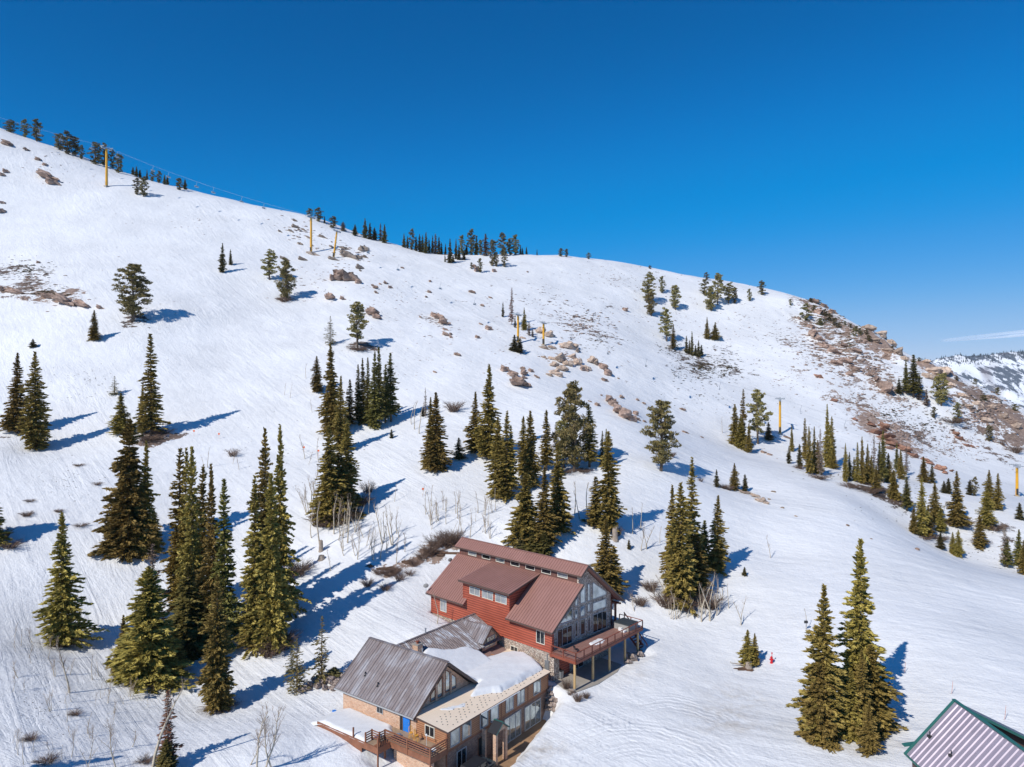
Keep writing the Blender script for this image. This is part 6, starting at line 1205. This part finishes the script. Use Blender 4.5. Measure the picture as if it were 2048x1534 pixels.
# forest along the far crest
rr=random.Random(9); Vs=[];Fs=[];k=0
for _ in range(1500):
    x=rr.uniform(900,2100); i=int(np.argmin(abs(xs-x))); y=2000+rr.uniform(-60,10); j=int(np.argmin(abs(ys-y))); z=float(Zm[j,i]); h=rr.uniform(3.5,8); r=h*.22
    Vs.append(np.array([(x+r*math.cos(a),y+r*math.sin(a),z-2) for a in (0,1.57,3.14,4.71)]+[(x+rr.uniform(-1,1),y,z+h)])); Fs.append(np.array([(0,1,4),(1,2,4),(2,3,4),(3,0,4)])+k); k+=5
me=npmesh('far_forest',np.concatenate(Vs),np.concatenate(Fs),M['fardark']); o=obj('far_forest',me); tag(o,'dark conifer forest along the far mountain crest',None,None,'stuff')
# thin cloud
cp=W(2085,663,9000); me=bpy.data.meshes.new('cloud'); bm=bmesh.new(); bmesh.ops.create_icosphere(bm,subdivisions=4,radius=1)
for v in bm.verts: v.co*=1+.12*mn.noise(v.co*2)
bm.to_mesh(me); bm.free(); me.polygons.foreach_set('use_smooth',[True]*len(me.polygons))
m=bpy.data.materials.new('thin_cloud'); m.use_nodes=True; nt=m.node_tree; nt.nodes.clear(); out=N(nt,'OutputMaterial'); df=N(nt,'BsdfDiffuse'); df.inputs[0].default_value=(.9,.88,.9,1); tl=N(nt,'BsdfTranslucent'); tl.inputs[0].default_value=(.95,.93,.94,1); ad=N(nt,'AddShader'); L(nt,df.outputs[0],ad.inputs[0]); L(nt,tl.outputs[0],ad.inputs[1]); df=ad; tp=N(nt,'BsdfTransparent'); mx=N(nt,'MixShader'); v=coord(nt); ln=N(nt,'VectorMath',operation='LENGTH'); sx_=N(nt,'SeparateXYZ'); L(nt,v,sx_.inputs[0]); fa=mth(nt,'MULTIPLY_ADD',sx_.outputs[0],.2,.24,True); fa=mth(nt,'MULTIPLY',fa,ramp(nt,noise(nt,coord(nt,(1,1,4)),1.2,3),[(.3,.6),(.7,1.0)])); L(nt,fa,mx.inputs[0]); L(nt,tp.outputs[0],mx.inputs[1]); L(nt,df.outputs[0],mx.inputs[2]); L(nt,mx.outputs[0],out.inputs['Surface'])
me.materials.append(m); o=obj('cloud',me); o.location=cp; o.scale=(900,1600,42); o.rotation_euler=(0,R(-4.5),0); tag(o,'thin pale lens shaped cloud low over the far mountains',None,None,'stuff')

# air between the camera and the far range
mb=MB(); mb.box((-1700,-80,-700),(4500,3100,330)); m=bpy.data.materials.new('pale_air'); m.use_nodes=True; nt=m.node_tree; nt.nodes.clear(); out=N(nt,'OutputMaterial'); pv=N(nt,'VolumePrincipled'); pv.inputs['Density'].default_value=.00003; pv.inputs['Color'].default_value=(.75,.86,1,1); pv.inputs['Anisotropy'].default_value=0.0; L(nt,pv.outputs[0],out.inputs['Volume'])
o=mb.build('haze',m); tag(o,'faint pale blue mountain air',None,None,'stuff')
# ------------------------------------------------------------------ light, sky, far range
SUN_HEAD=R(48); SUN_EL=R(40.5)       # heading the shadows run, height of the sun
d=Vector((math.cos(SUN_HEAD)*math.cos(SUN_EL),math.sin(SUN_HEAD)*math.cos(SUN_EL),-math.sin(SUN_EL)))
sl=bpy.data.lights.new('sun','SUN'); sl.energy=4.15; sl.angle=R(.5); sl.color=(1,.95,.87)
so=bpy.data.objects.new('sun',sl); C.objects.link(so); so.rotation_euler=d.to_track_quat('-Z','Y').to_euler(); so.location=(-50,-50,100)
w=bpy.data.worlds.new('World'); bpy.context.scene.world=w; w.use_nodes=True; nt=w.node_tree
bg=nt.nodes['Background']; st=nt.nodes.new('ShaderNodeTexSky'); st.sky_type='NISHITA'; st.sun_disc=False
st.sun_elevation=SUN_EL; az=math.atan2(-d.x,-d.y); st.sun_rotation=az; st.altitude=2600; st.air_density=1.0; st.dust_density=.3; st.ozone_density=3.5
k1=nt.nodes.new('ShaderNodeVectorMath'); k1.operation='SCALE'; k1.inputs['Scale'].default_value=.06
cv=nt.nodes.new('ShaderNodeRGBCurve'); k2=nt.nodes.new('ShaderNodeVectorMath'); k2.operation='SCALE'; k2.inputs['Scale'].default_value=1.05/.12
for ch,pts in ((0,((0,0),(.08,.0),(.1,.0),(.14,.04),(.297,.29),(.6,.6),(1,.9))),(1,((0,0),(.08,.1),(.168,.245),(.245,.315),(.45,.515),(1,.85))),(2,((0,0),(.165,.345),(.31,.66),(.42,.755),(.585,.83),(1,1)))):
    c_=cv.mapping.curves[ch]
    while len(c_.points)<len(pts): c_.points.new(.5,.5)
    for p_,(x,y) in zip(c_.points,pts): p_.location=(x,y)
cv.mapping.update()
nt.links.new(st.outputs[0],k1.inputs[0]); nt.links.new(k1.outputs[0],cv.inputs['Color']); nt.links.new(cv.outputs[0],k2.inputs[0]); nt.links.new(k2.outputs[0],bg.inputs[0]); bg.inputs[1].default_value=.12
sc=bpy.context.scene; sc.view_settings.view_transform='Standard'; sc.view_settings.look='None'; sc.view_settings.exposure=0; sc.view_settings.gamma=1
